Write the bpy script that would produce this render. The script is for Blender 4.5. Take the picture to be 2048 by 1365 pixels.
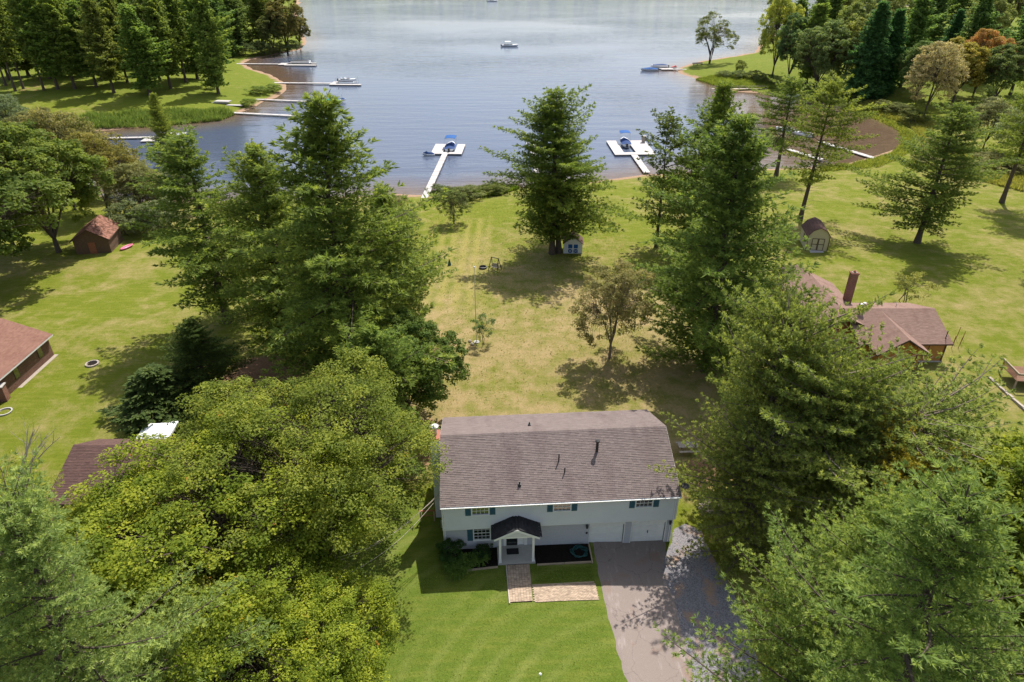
import bpy, math, random
import numpy as np
from mathutils import Vector, Matrix

for o in list(bpy.data.objects):
    bpy.data.objects.remove(o, do_unlink=True)
SC = bpy.context.scene
COL = SC.collection
R = math.radians

# ------------------------------------------------------------------ camera
CAM_Z, PITCH, FOC = 40.9, R(30.3), 1365.0          # drone height, tilt, focal length in px of a 2048 px wide frame
cam_d = bpy.data.cameras.new('camera')
cam_d.sensor_width = 36.0
cam_d.lens = 36.0 * FOC / 2048.0
cam_d.clip_start, cam_d.clip_end = 0.5, 6000
cam = bpy.data.objects.new('camera', cam_d)
COL.objects.link(cam)
cam.location = (0, 0, CAM_Z)
cam.rotation_euler = (math.pi / 2 - PITCH, 0, 0)
SC.camera = cam

# ------------------------------------------------------------------ sky, sun, exposure
SUN_EL, SUN_AZ = R(55), R(22)                    # azimuth from +Y (away from the camera) towards +X
world = bpy.data.worlds.new('World')
SC.world = world
world.use_nodes = True
wn, wl = world.node_tree.nodes, world.node_tree.links
wn.clear()
sky = wn.new('ShaderNodeTexSky')
sky.sky_type = 'NISHITA'
sky.sun_disc = False
sky.sun_elevation = SUN_EL
sky.sun_rotation = SUN_AZ
sky.air_density, sky.dust_density, sky.ozone_density = 1.0, 2.4, 1.0
bg = wn.new('ShaderNodeBackground')
bg.inputs['Strength'].default_value = 0.125
wo = wn.new('ShaderNodeOutputWorld')
# a broken layer of thin summer cloud at one height over the whole sky
wt = wn.new('ShaderNodeTexCoord')
ws = wn.new('ShaderNodeSeparateXYZ'); wl.new(wt.outputs['Generated'], ws.inputs[0])
wa = wn.new('ShaderNodeMath'); wa.operation = 'MAXIMUM'; wa.inputs[1].default_value = .0; wl.new(ws.outputs[2], wa.inputs[0])
wb = wn.new('ShaderNodeMath'); wb.operation = 'ADD'; wb.inputs[1].default_value = .10; wl.new(wa.outputs[0], wb.inputs[0])
wd = wn.new('ShaderNodeVectorMath'); wd.operation = 'DIVIDE'
wc = wn.new('ShaderNodeCombineXYZ'); [wl.new(wb.outputs[0], wc.inputs[k]) for k in range(3)]
wl.new(wt.outputs['Generated'], wd.inputs[0]); wl.new(wc.outputs[0], wd.inputs[1])
wz = wn.new('ShaderNodeTexNoise'); wz.inputs['Scale'].default_value = .9; wz.inputs['Detail'].default_value = 6; wz.inputs['Roughness'].default_value = .55
wr = wn.new('ShaderNodeMapRange'); wr.inputs['From Min'].default_value = .40; wr.inputs['From Max'].default_value = .68; wr.inputs['To Min'].default_value = .05; wr.inputs['To Max'].default_value = .60
wx = wn.new('ShaderNodeMix'); wx.data_type = 'RGBA'; wx.inputs[7].default_value = (5.6, 5.75, 6.1, 1)
wl.new(wd.outputs[0], wz.inputs['Vector']); wl.new(wz.outputs['Fac'], wr.inputs['Value'])
wl.new(wr.outputs[0], wx.inputs[0]); wl.new(sky.outputs[0], wx.inputs[6]); wl.new(wx.outputs[2], bg.inputs[0])
wl.new(bg.outputs[0], wo.inputs[0])
sun_d = bpy.data.lights.new('sun', 'SUN')
sun_d.energy = 4.9
sun_d.angle = R(0.53)
sun_d.color = (1.0, 0.955, 0.88)
sun = bpy.data.objects.new('sun', sun_d)
COL.objects.link(sun)
to_sun = Vector((math.sin(SUN_AZ) * math.cos(SUN_EL), math.cos(SUN_AZ) * math.cos(SUN_EL), math.sin(SUN_EL)))
sun.rotation_euler = to_sun.to_track_quat('Z', 'Y').to_euler()
sun.location = to_sun * 300
SC.view_settings.view_transform = 'Standard'
SC.view_settings.look = 'None'
SC.view_settings.exposure = 0.52
SC.view_settings.gamma = 1.0
SC.view_settings.use_curve_mapping = False
SC.cycles.max_bounces = 6
SC.cycles.diffuse_bounces = 3
SC.cycles.glossy_bounces = 3
SC.cycles.transmission_bounces = 4
SC.cycles.caustics_reflective = False
SC.cycles.caustics_refractive = False

# ------------------------------------------------------------------ survey helpers
LAKE = -4.0
def ray(u, v):
    x, y = (u - 1024) / FOC, -(v - 682.5) / FOC
    c, s = math.cos(PITCH), math.sin(PITCH)
    return x, c + y * s, -s + y * c
def U(u, v, z):
    """point at height z seen at survey pixel (u, v)"""
    dx, dy, dz = ray(u, v)
    t = (z - CAM_Z) / dz
    return Vector((dx * t, dy * t, z))
def PV(p):
    """survey pixel of a world point"""
    c, s = math.cos(PITCH), math.sin(PITCH)
    y, z = p[1], p[2] - CAM_Z
    d, up = y * c - z * s, y * s + z * c
    return 1024 + FOC * p[0] / d, 682.5 - FOC * up / d

SHORE_PX = [(598, -12), (590, 30), (600, 60), (613, 85), (600, 100), (540, 112), (492, 121), (485, 128), (505, 140), (540, 150), (570, 168),
            (573, 180), (555, 195), (520, 205), (512, 215), (470, 228), (440, 240), (300, 254), (200, 262), (100, 268), (30, 285), (10, 305), (60, 335),
            (150, 380), (250, 404), (420, 404), (600, 398), (800, 389), (835, 391), (900, 387), (1000, 378), (1040, 374), (1200, 362), (1290, 350),
            (1400, 343), (1500, 340), (1600, 337), (1690, 329), (1740, 316), (1800, 296), (1815, 275), (1790, 255), (1760, 240), (1720, 228),
            (1670, 213), (1600, 201), (1560, 194), (1520, 186), (1470, 183), (1430, 172), (1385, 155), (1352, 145), (1358, 136), (1400, 124),
            (1460, 115), (1510, 106), (1528, 80), (1600, 45), (1800, 15), (2100, -10)]
LAND = [tuple(U(u, v, LAKE)[:2]) for u, v in SHORE_PX]
LAND = [(-2500, 900)] + [(-420, 900)] + LAND + [(800, 900), (2500, 900), (2500, -400), (-2500, -400)]
LP = np.array(LAND)
def sdist(x, y):
    """signed distance to the shore line in metres, land positive"""
    x = np.atleast_1d(np.asarray(x, float)); y = np.atleast_1d(np.asarray(y, float))
    A, B = LP, np.roll(LP, -1, 0)
    best = np.full(x.shape, 1e18); inside = np.zeros(x.shape, bool)
    for (ax, ay), (bx, by) in zip(A, B):
        ex, ey = bx - ax, by - ay
        t = np.clip(((x - ax) * ex + (y - ay) * ey) / (ex * ex + ey * ey + 1e-12), 0, 1)
        best = np.minimum(best, (x - ax - t * ex) ** 2 + (y - ay - t * ey) ** 2)
        if ay != by:
            inside ^= ((ay > y) != (by > y)) & (x < ex * (y - ay) / (by - ay) + ax)
    d = np.where(inside, 1, -1) * np.sqrt(best)
    return np.maximum(d, y - 1150)
def sst(x, a, b):
    t = np.clip((x - a) / (b - a), 0, 1)
    return t * t * (3 - 2 * t)
def hgt(x, y):
    x = np.atleast_1d(np.asarray(x, float)); y = np.atleast_1d(np.asarray(y, float))
    s = sdist(x, y)
    z = LAKE + np.interp(s, [-400, -30, -3, 0, 1.5, 5, 30, 62, 75, 200, 900], [-6, -1.6, -.25, 0, .18, .7, 2.5, 3.9, 4.0, 4.0, 12])
    z = z + sst(y, 1160, 1500) * 35 + sst(np.abs(x), 330, 900) * 30
    z = z - .3 * sst(x, 3, 11) * (1 - sst(y, 47, 60)) * (1 - sst(x, 30, 60))
    return z
def H(x, y):
    return float(hgt(x, y)[0])
def G(u, v):
    """point of the ground seen at survey pixel (u, v)"""
    z = -1.0
    for _ in range(7):
        p = U(u, v, z)
        z = H(p.x, p.y)
    p = U(u, v, z); p.z = H(p.x, p.y)
    return p

# ------------------------------------------------------------------ mesh helpers
def mesh_np(name, V, F, mat=None, smooth=False, attrs=None):
    """mesh from numpy verts (n,3) and equal-size faces (m,k)"""
    V = np.ascontiguousarray(V, np.float32); F = np.ascontiguousarray(F, np.int32)
    me = bpy.data.meshes.new(name)
    m, k = F.shape
    me.vertices.add(len(V)); me.vertices.foreach_set('co', V.ravel())
    me.loops.add(m * k); me.loops.foreach_set('vertex_index', F.ravel())
    me.polygons.add(m)
    me.polygons.foreach_set('loop_start', np.arange(0, m * k, k, dtype=np.int32))
    me.polygons.foreach_set('loop_total', np.full(m, k, np.int32))
    me.polygons.foreach_set('use_smooth', np.full(m, smooth))
    for an, av in (attrs or {}).items():
        a = me.attributes.new(an, 'FLOAT', 'POINT'); a.data.foreach_set('value', np.ascontiguousarray(av, np.float32))
    if mat: me.materials.append(mat)
    me.update(); me.validate()
    return me
def link(name, me, parent=None, loc=None, rz=0.0):
    o = bpy.data.objects.new(name, me)
    COL.objects.link(o)
    if parent: o.parent = parent
    if loc is not None: o.location = loc
    if rz: o.rotation_euler.z = rz
    return o
def tag(o, label=None, cat=None, group=None, kind=None):
    if label: o['label'] = label
    if cat: o['category'] = cat
    if group: o['group'] = group
    if kind: o['kind'] = kind
    return o
def empty(name, loc, rz=0.0, label=None, cat=None, group=None):
    o = bpy.data.objects.new(name, None)
    o.empty_display_size = .3
    COL.objects.link(o)
    o.location = loc; o.rotation_euler.z = rz
    return tag(o, label, cat, group)

class MB:
    """collects faces, then becomes one mesh object"""
    def __init__(s): s.v, s.f, s.t = [], [], []
    def add(s, vs, fs, tint=.5):
        n = len(s.v); s.v += [tuple(p) for p in vs]; s.t += [tint] * len(vs)
        s.f += [tuple(i + n for i in f) for f in fs]; return s
    def box(s, x0, x1, y0, y1, z0, z1, tint=.5):
        return s.add([(x0, y0, z0), (x1, y0, z0), (x1, y1, z0), (x0, y1, z0), (x0, y0, z1), (x1, y0, z1), (x1, y1, z1), (x0, y1, z1)],
                     [(0, 3, 2, 1), (4, 5, 6, 7), (0, 1, 5, 4), (1, 2, 6, 5), (2, 3, 7, 6), (3, 0, 4, 7)], tint)
    def bar(s, a, b, w, h=None, tint=.5):
        a, b = Vector(a), Vector(b); h = h or w; d = (b - a).normalized()
        x = d.cross(Vector((0, 0, 1)));  x = x.normalized() if x.length > 1e-4 else Vector((1, 0, 0))
        y = x.cross(d).normalized()
        c = [p + x * i * w / 2 + y * j * h / 2 for p in (a, b) for i, j in ((-1, -1), (1, -1), (1, 1), (-1, 1))]
        return s.add(c, [(0, 1, 2, 3), (7, 6, 5, 4), (0, 4, 5, 1), (1, 5, 6, 2), (2, 6, 7, 3), (3, 7, 4, 0)], tint)
    def tube(s, pts, rad, n=8, cap=True, tint=.5):
        pts = [Vector(p) for p in pts]; rad = rad if hasattr(rad, '__len__') else [rad] * len(pts)
        vs, fs = [], []
        for i, p in enumerate(pts):
            d = (pts[min(i + 1, len(pts) - 1)] - pts[max(i - 1, 0)]).normalized()
            x = d.cross(Vector((.31, .2, .93))); x = x.normalized() if x.length > 1e-3 else Vector((1, 0, 0))
            y = d.cross(x)
            vs += [p + (x * math.cos(2 * math.pi * k / n) + y * math.sin(2 * math.pi * k / n)) * rad[i] for k in range(n)]
        for i in range(len(pts) - 1):
            for k in range(n):
                a, b = i * n + k, i * n + (k + 1) % n
                fs.append((a, b, b + n, a + n))
        if cap:
            fs.append(tuple(range(n - 1, -1, -1))); fs.append(tuple(range((len(pts) - 1) * n, len(pts) * n)))
        return s.add(vs, fs, tint)
    def lathe(s, prof, c=(0, 0, 0), n=16, tint=.5):
        vs = [(c[0] + r * math.cos(2 * math.pi * k / n), c[1] + r * math.sin(2 * math.pi * k / n), c[2] + z) for r, z in prof for k in range(n)]
        fs = [(i * n + k, i * n + (k + 1) % n, (i + 1) * n + (k + 1) % n, (i + 1) * n + k) for i in range(len(prof) - 1) for k in range(n)]
        return s.add(vs, fs, tint)
    def prism(s, poly, a, b, axis='y', tint=.5):
        """extrude a 2-d outline (pairs) from a to b along an axis"""
        n = len(poly)
        def P(p, q): return (p[0], q, p[1]) if axis == 'y' else ((q, p[0], p[1]) if axis == 'x' else (p[0], p[1], q))
        vs = [P(p, a) for p in poly] + [P(p, b) for p in poly]
        fs = [tuple(range(n)), tuple(range(2 * n - 1, n - 1, -1))] + [(i, i + n, (i + 1) % n + n, (i + 1) % n) for i in range(n)]
        return s.add(vs, fs, tint)
    def build(s, name, mat, parent=None, smooth=False, loc=None, rz=0.0):
        me = bpy.data.meshes.new(name)
        me.from_pydata(s.v, [], s.f)
        a = me.attributes.new('tint', 'FLOAT', 'POINT'); a.data.foreach_set('value', np.array(s.t, np.float32))
        me.materials.append(mat)
        import bmesh
        bm = bmesh.new(); bm.from_mesh(me); bmesh.ops.recalc_face_normals(bm, faces=bm.faces); bm.to_mesh(me); bm.free()
        if smooth: me.polygons.foreach_set('use_smooth', np.full(len(me.polygons), True))
        me.update()
        return link(name, me, parent, loc, rz)

# ------------------------------------------------------------------ materials
def srgb(r, g, b):
    f = lambda c: (c / 255 / 12.92) if c / 255 <= .04045 else ((c / 255 + .055) / 1.055) ** 2.4
    return (f(r), f(g), f(b), 1)
class NT:
    def __init__(s, name):
        s.m = bpy.data.materials.new(name); s.m.use_nodes = True
        s.n, s.l = s.m.node_tree.nodes, s.m.node_tree.links
        s.n.clear()
        s.out = s.n.new('ShaderNodeOutputMaterial')
    def node(s, t, **kw):
        n = s.n.new(t)
        for k, v in kw.items(): setattr(n, k, v)
        return n
    def val(s, sock, v):
        if isinstance(v, bpy.types.NodeSocket): s.l.new(v, sock)
        else: sock.default_value = v
    def math(s, op, a, b=0.0, c=None, clamp=False):
        n = s.node('ShaderNodeMath', operation=op, use_clamp=clamp); s.val(n.inputs[0], a); s.val(n.inputs[1], b)
        if c is not None: s.val(n.inputs[2], c)
        return n.outputs[0]
    def mix(s, f, a, b, mode='MIX'):
        n = s.node('ShaderNodeMix', data_type='RGBA', blend_type=mode)
        s.val(n.inputs[0], f); s.val(n.inputs[6], a); s.val(n.inputs[7], b); return n.outputs[2]
    def noise(s, scale, detail=3.0, vec=None, rough=.5, sx=None):
        n = s.node('ShaderNodeTexNoise'); n.inputs['Scale'].default_value = scale; n.inputs['Detail'].default_value = detail
        n.inputs['Roughness'].default_value = rough
        v = vec
        if sx is not None:
            mp = s.node('ShaderNodeMapping'); mp.inputs['Scale'].default_value = sx
            s.l.new(v if v is not None else s.coord(), mp.inputs[0]); v = mp.outputs[0]
        s.l.new(v if v is not None else s.coord(), n.inputs['Vector'])
        return n.outputs['Fac']
    def coord(s, which='Object'):
        return s.node('ShaderNodeTexCoord').outputs[which]
    def wpos(s):
        return s.node('ShaderNodeNewGeometry').outputs['Position']
    def attr(s, name):
        return s.node('ShaderNodeAttribute', attribute_name=name).outputs['Fac']
    def ramp(s, f, a, b):
        return s.math('MULTIPLY', s.math('SUBTRACT', f, a), 1.0 / (b - a), clamp=True)
    def bump(s, h, strength=.3, dist=.05):
        n = s.node('ShaderNodeBump'); n.inputs['Strength'].default_value = strength; n.inputs['Distance'].default_value = dist
        s.l.new(h, n.inputs['Height']); return n.outputs[0]
    def bsdf(s, col, rough=.7, spec=.3, metal=0.0, normal=None, **kw):
        b = s.node('ShaderNodeBsdfPrincipled')
        s.val(b.inputs['Base Color'], col); s.val(b.inputs['Roughness'], rough)
        b.inputs['Specular IOR Level'].default_value = spec; b.inputs['Metallic'].default_value = metal
        if normal is not None: s.l.new(normal, b.inputs['Normal'])
        for k, v in kw.items(): s.val(b.inputs[k.replace('_', ' ')], v)
        return b.outputs[0]
    def done(s, sh):
        s.l.new(sh, s.out.inputs['Surface']); return s.m

def plain(name, col, rough=.6, spec=.3, metal=0.0, var=.12, scale=3.0, bump=0.0):
    """one colour with dirt-like mottling and per-piece tint"""
    t = NT(name)
    n = t.math('ADD', t.math('MULTIPLY', t.noise(scale, 5), .6), t.math('MULTIPLY', t.attr('tint'), .4))
    k = t.math('ADD', t.math('MULTIPLY', t.math('SUBTRACT', n, .5), 4 * var), 1.0)
    c = t.node('ShaderNodeVectorMath', operation='SCALE'); c.inputs[0].default_value = col[:3]; t.l.new(k, c.inputs['Scale'])
    nm = t.bump(t.noise(scale * 12, 3), bump) if bump else None
    return t.done(t.bsdf(c.outputs[0], rough, spec, metal, nm))

def foliage(name, transl=.35, hue=.035, lo=.55, hi=1.5, rough=.62, spec=.08, accent=None, gain=(1, 1, 1, 1)):
    """leaf colour comes from the object's colour, varied leaf clump by leaf clump"""
    t = NT(name)
    oi = t.node('ShaderNodeObjectInfo')
    ti = t.attr('tint')
    nz = t.noise(.35, 2)
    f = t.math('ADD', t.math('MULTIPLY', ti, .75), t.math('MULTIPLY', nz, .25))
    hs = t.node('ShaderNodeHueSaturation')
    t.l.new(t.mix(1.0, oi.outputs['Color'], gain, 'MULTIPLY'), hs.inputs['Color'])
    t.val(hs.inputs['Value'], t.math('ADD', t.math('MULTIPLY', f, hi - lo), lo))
    t.val(hs.inputs['Hue'], t.math('SUBTRACT', .5 + hue * .6, t.math('MULTIPLY', f, hue * 1.4)))
    hcol = hs.outputs[0]
    if accent: hcol = t.mix(t.math('MULTIPLY', t.ramp(t.noise(1.1, 3), .66, .70), t.ramp(ti, .62, .72)), hcol, accent)
    d = t.bsdf(hcol, rough, spec)
    tr = t.node('ShaderNodeBsdfTranslucent')
    t.l.new(t.mix(1.0, hcol, (1.25, 1.25, .7, 1), 'MULTIPLY'), tr.inputs[0])
    mx = t.node('ShaderNodeMixShader'); mx.inputs[0].default_value = transl
    t.l.new(d, mx.inputs[1]); t.l.new(tr.outputs[0], mx.inputs[2])
    return t.done(mx.outputs[0])

def shingle_mat(name, a, b, stain=(.5, .5, .5, 1), var=.42):
    t = NT(name)
    ti = t.attr('tint')
    big = t.noise(.55, 4, sx=(1.6, .45, .45))
    fine = t.noise(45, 2)
    c = t.mix(t.math('ADD', t.math('MULTIPLY', ti, var), t.math('MULTIPLY', fine, .35), clamp=True), a, b)
    c = t.mix(t.ramp(big, .5, .78), c, t.mix(1.0, c, stain, 'MULTIPLY'))
    return t.done(t.bsdf(c, .9, .15, normal=t.bump(fine, .4, .01)))

M = {}
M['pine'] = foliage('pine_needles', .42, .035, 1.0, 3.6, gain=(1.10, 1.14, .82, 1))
M['leaf'] = foliage('broad_leaves', .46, .04, .75, 2.8)
M['maple_leaf'] = foliage('maple_leaves', .48, .05, .62, 3.0, accent=(.42, .20, .03, 1))
t = NT('bark'); n1 = t.noise(6, 4, sx=(3, 3, .5))
M['bark'] = t.done(t.bsdf(t.mix(n1, (.035, .026, .02, 1), (.16, .125, .1, 1)), .9, .1, normal=t.bump(n1, .8, .05)))
t = NT('grey_bark'); n1 = t.noise(6, 4, sx=(3, 3, .5))
M['twig'] = t.done(t.bsdf(t.mix(n1, (.09, .07, .06, 1), (.27, .215, .18, 1)), .9, .1))
M['dead'] = plain('weathered_dead_wood', (.42, .36, .32), .9, .1)
M['white'] = plain('white_trim_paint', (.74, .74, .725), .5, .3, var=.06)
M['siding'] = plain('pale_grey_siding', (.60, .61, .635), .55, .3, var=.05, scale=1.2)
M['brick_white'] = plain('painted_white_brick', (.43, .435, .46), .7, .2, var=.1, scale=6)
M['shutter'] = plain('teal_shutter_paint', (.045, .115, .15), .5, .3)
M['dark'] = plain('dark_metal', (.03, .028, .028), .5, .4)
M['metal'] = plain('galvanised_metal', (.62, .62, .62), .3, .5, metal=.8)
M['interior'] = plain('dim_interior', (.05, .045, .04), .9, .1)
M['curtain'] = plain('cream_curtain', (.45, .40, .26), .9, .1)
M['concrete'] = plain('concrete', (.42, .40, .37), .85, .2, scale=2.5, var=.15, bump=.2)
M['timber'] = plain('weathered_timber', (.36, .28, .20), .85, .15, scale=5, var=.2)
M['oldwood'] = plain('grey_old_wood', (.42, .36, .30), .85, .15, scale=6, var=.25)
M['redwood'] = plain('reddish_stained_wood', (.26, .10, .055), .7, .2, scale=5, var=.2)
M['deckwood'] = plain('brown_deck_boards', (.17, .095, .06), .8, .15, scale=5, var=.25)
M['dock'] = plain('pale_dock_boards', (.45, .42, .40), .7, .2, scale=2, var=.08)
M['float'] = plain('dock_float_plastic', (.12, .12, .12), .6, .3)
M['hull'] = plain('white_gelcoat', (.80, .80, .80), .25, .5, var=.03)
M['navy'] = plain('navy_canvas', (.018, .05, .16), .8, .2, var=.2)
M['bluecanvas'] = plain('bright_blue_canvas', (.015, .085, .27), .8, .2, var=.2)
M['teal'] = plain('teal_canvas', (.015, .34, .33), .8, .2, var=.15)
M['black'] = plain('black_plastic', (.015, .015, .017), .45, .4)
M['red'] = plain('red_plastic', (.45, .05, .04), .5, .3)
M['pink'] = plain('pink_plastic', (.60, .14, .24), .4, .4)
M['lime'] = plain('lime_vinyl', (.28, .75, .12), .5, .3)
M['tan_siding'] = plain('tan_panel_siding', (.46, .41, .26), .75, .2, var=.08)
M['brown_trim'] = plain('dark_brown_trim', (.085, .055, .04), .7, .2)
M['brown_siding'] = plain('brown_board_siding', (.12, .075, .05), .8, .15, var=.25)
M['ochre'] = plain('ochre_wood_siding', (.40, .19, .055), .75, .2, var=.12)
M['terracotta'] = plain('rusty_flashing', (.33, .12, .075), .7, .3)
M['canvas_white'] = plain('white_tent_canvas', (.80, .80, .80), .6, .2, var=.03)
M['stone'] = plain('pale_field_stone', (.34, .29, .24), .9, .15, var=.3, scale=8)
M['hose'] = plain('green_garden_hose', (.012, .075, .07), .5, .4)
M['soil'] = plain('dark_mulch', (.024, .019, .016), .95, .05, var=.4, scale=9, bump=.6)
M['mat'] = plain('doormat', (.03, .03, .032), .95, .05)
M['lamp_glass'] = plain('frosted_globe', (.82, .82, .8), .3, .5, var=.02)
t = NT('window_glass'); g = t.bsdf((.02, .024, .026, 1), .04, .9); M['glass'] = t.done(g)
t.n['Principled BSDF'].inputs['IOR'].default_value = 1.9
M['roof_main'] = shingle_mat('weathered_shingles', (.125, .099, .093, 1), (.25, .20, .187, 1), (.74, .70, .72, 1))
M['roof_dark'] = shingle_mat('charcoal_shingles', (.016, .016, .018, 1), (.06, .058, .06, 1), (.8, .8, .8, 1))
M['roof_brown'] = shingle_mat('brown_shingles', (.185, .112, .088, 1), (.31, .21, .172, 1), (.75, .7, .7, 1))
M['roof_red'] = shingle_mat('red_brown_shingles', (.17, .085, .062, 1), (.31, .175, .132, 1), (.8, .75, .75, 1))
M['roof_umber'] = shingle_mat('umber_shingles', (.075, .042, .036, 1), (.165, .10, .084, 1), (.8, .8, .8, 1))
t = NT('mossy_shingles'); n1 = t.noise(2.2, 6, rough=.65); n2 = t.noise(30, 2)
M['roof_moss'] = t.done(t.bsdf(t.mix(t.ramp(n1, .42, .62), t.mix(n2, (.22, .10, .07, 1), (.36, .19, .14, 1)), (.09, .045, .03, 1)), .95, .1, normal=t.bump(n1, .6, .08)))

def brick_mat(name, a, b, mortar):
    t = NT(name)
    br = t.node('ShaderNodeTexBrick'); br.inputs['Color1'].default_value = a; br.inputs['Color2'].default_value = b
    br.inputs['Mortar'].default_value = mortar; br.inputs['Scale'].default_value = 1.0
    br.inputs['Mortar Size'].default_value = .012; br.inputs['Brick Width'].default_value = .24; br.inputs['Row Height'].default_value = .085
    cs = t.node('ShaderNodeSeparateXYZ'); t.l.new(t.coord(), cs.inputs[0])
    cb = t.node('ShaderNodeCombineXYZ'); t.l.new(t.math('ADD', cs.outputs[0], cs.outputs[1]), cb.inputs[0]); t.l.new(cs.outputs[2], cb.inputs[1])
    t.l.new(cb.outputs[0], br.inputs['Vector'])
    c = t.mix(t.math('MULTIPLY', t.noise(1.3, 4), .6), br.outputs['Color'], t.mix(1.0, br.outputs['Color'], (.55, .5, .5, 1), 'MULTIPLY'))
    return t.done(t.bsdf(c, .9, .15, normal=t.bump(t.math('SUBTRACT', 1.0, br.outputs['Fac']), .5, .01)))
M['brick'] = brick_mat('red_brick', (.20, .07, .045, 1), (.30, .12, .08, 1), (.30, .25, .21, 1))
M['brick_dark'] = brick_mat('brown_brick', (.12, .05, .035, 1), (.22, .10, .07, 1), (.24, .19, .15, 1))

# ground: grass, dry grass, bare soil and beach from the attributes of the sheet
t = NT('lawn_and_beach')
P = t.wpos()
big, mid, fine = t.noise(.07, 4, P), t.noise(.42, 8, P, .70), t.noise(5.5, 4, P, .7)
vf = t.noise(22, 2, P, .7)
lush, bare, sd = t.attr('lush'), t.attr('bare'), t.attr('sd')
gr = t.mix(t.math('ADD', t.math('MULTIPLY', mid, .55), t.math('MULTIPLY', fine, .45)), (.085, .125, .010, 1), (.25, .285, .032, 1))
dark_gr = t.mix(t.math('ADD', t.math('MULTIPLY', mid, .3), t.math('MULTIPLY', fine, .7)), (.085, .14, .014, 1), (.20, .27, .05, 1))
gr = t.mix(t.ramp(lush, .75, 1.0), gr, dark_gr)
dry = t.mix(t.math('ADD', t.math('MULTIPLY', fine, .6), t.math('MULTIPLY', mid, .4)), (.26, .185, .085, 1), (.58, .44, .265, 1))
dsum = t.math('ADD', t.math('MULTIPLY', mid, .75), t.math('ADD', t.math('MULTIPLY', big, .45), t.math('MULTIPLY', fine, .16)))
dfac = t.ramp(t.math('SUBTRACT', dsum, t.math('MULTIPLY', lush, .42)), .38, .62)
strk = t.noise(1.0, 4, P, .6, sx=(.35, 2.4, 1))
gr = t.mix(t.math('MULTIPLY', t.ramp(strk, .45, .75), .35), gr, (.34, .33, .075, 1))
c = t.mix(t.math('MULTIPLY', dfac, t.math('SUBTRACT', 1.05, t.math('MULTIPLY', lush, .62))), gr, dry)
# mower stripes down the lot
sx = t.node('ShaderNodeSeparateXYZ'); t.l.new(P, sx.inputs[0])
wob = t.math('ADD', t.math('MULTIPLY', sx.outputs[0], 3.2), t.math('MULTIPLY', mid, 1.6))
st = t.math('MULTIPLY', t.math('ADD', t.math('SINE', wob), 1.0), .5)
c = t.mix(t.math('MULTIPLY', t.math('MULTIPLY', st, t.attr('mow')), .45), c, (.42, .36, .12, 1))
vd = t.node('ShaderNodeVectorMath', operation='DISTANCE'); t.l.new(P, vd.inputs[0]); vd.inputs[1].default_value = (9.0, 21.5, 0)
arc = t.math('MULTIPLY', t.math('ADD', t.math('SINE', t.math('MULTIPLY', t.math('ADD', vd.outputs['Value'], t.math('MULTIPLY', mid, 1.3)), 3.6)), 1.0), .5)
arc = t.math('MULTIPLY', t.ramp(arc, .45, 1.0), t.math('MULTIPLY', t.attr('front'), t.ramp(big, .35, .6)))
c = t.mix(t.math('MULTIPLY', arc, .34), c, (.36, .38, .13, 1))
soil = t.mix(t.math('ADD', t.math('MULTIPLY', fine, .6), t.math('MULTIPLY', vf, .4)), (.16, .085, .05, 1), (.50, .31, .21, 1))
bf = t.ramp(t.math('ADD', bare, t.math('ADD', t.math('MULTIPLY', t.math('SUBTRACT', mid, .5), 1.3), t.math('MULTIPLY', t.math('SUBTRACT', fine, .5), .5))), .5, .72)
c = t.mix(bf, c, soil)
sand = t.mix(t.math('ADD', t.math('MULTIPLY', mid, .5), t.math('MULTIPLY', fine, .5)), (.27, .155, .105, 1), (.55, .40, .30, 1))
sf = t.ramp(t.math('ADD', sd, t.math('MULTIPLY', t.math('SUBTRACT', mid, .5), 7.0)), 2.2, 1.2)
c = t.mix(sf, c, sand)
hsum = t.math('ADD', t.math('MULTIPLY', fine, .6), t.math('MULTIPLY', vf, .6))
speck = t.noise(2.3, 7, P, .82)
c = t.mix(t.math('MULTIPLY', t.ramp(speck, .56, .70), .40), c, t.mix(1.0, c, (1.55, 1.42, 1.5, 1), 'MULTIPLY'))
c = t.mix(t.math('MULTIPLY', t.ramp(speck, .46, .34), .55), c, t.mix(1.0, c, (.50, .62, .42, 1), 'MULTIPLY'))
c = t.mix(1.0, c, (.79, .77, .70, 1), 'MULTIPLY')
M['ground'] = t.done(t.bsdf(c, .95, .08, normal=t.bump(hsum, .9, .10)))

# lake
t = NT('lake_water')
P = t.wpos(); sd = t.attr('shal')
w1 = t.noise(1.0, 3, P, .55, sx=(.05, .24, .2))
w2 = t.noise(1.0, 3, P, .6, sx=(.35, 1.15, 1))
w3 = t.noise(2.6, 2, P, .6, sx=(.7, 1.2, 1))
calm = t.ramp(t.noise(.012, 2, P, sx=(.6, 1.0, 1)), .35, .65)
h = t.math('ADD', t.math('MULTIPLY', w1, .9), t.math('ADD', t.math('MULTIPLY', w2, .24), t.math('MULTIPLY', w3, .05)))
bp = t.node('ShaderNodeBump'); bp.inputs['Strength'].default_value = 1.0
t.l.new(t.math('ADD', .06, t.math('MULTIPLY', calm, .32)), bp.inputs['Distance']); t.l.new(h, bp.inputs['Height'])
edge = t.math('ADD', sd, t.math('MULTIPLY', t.math('SUBTRACT', t.noise(.12, 3, P), .5), 6.0))
bot = t.noise(.6, 4, P)
shallow = t.mix(bot, (.082, .054, .034, 1), (.15, .10, .068, 1))
deep = (.072, .090, .136, 1)
cc = t.mix(t.ramp(edge, -14.0, -1.5), deep, shallow)
M['water'] = t.done(t.bsdf(cc, .07, .5, normal=bp.outputs[0], IOR=1.333))

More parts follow.
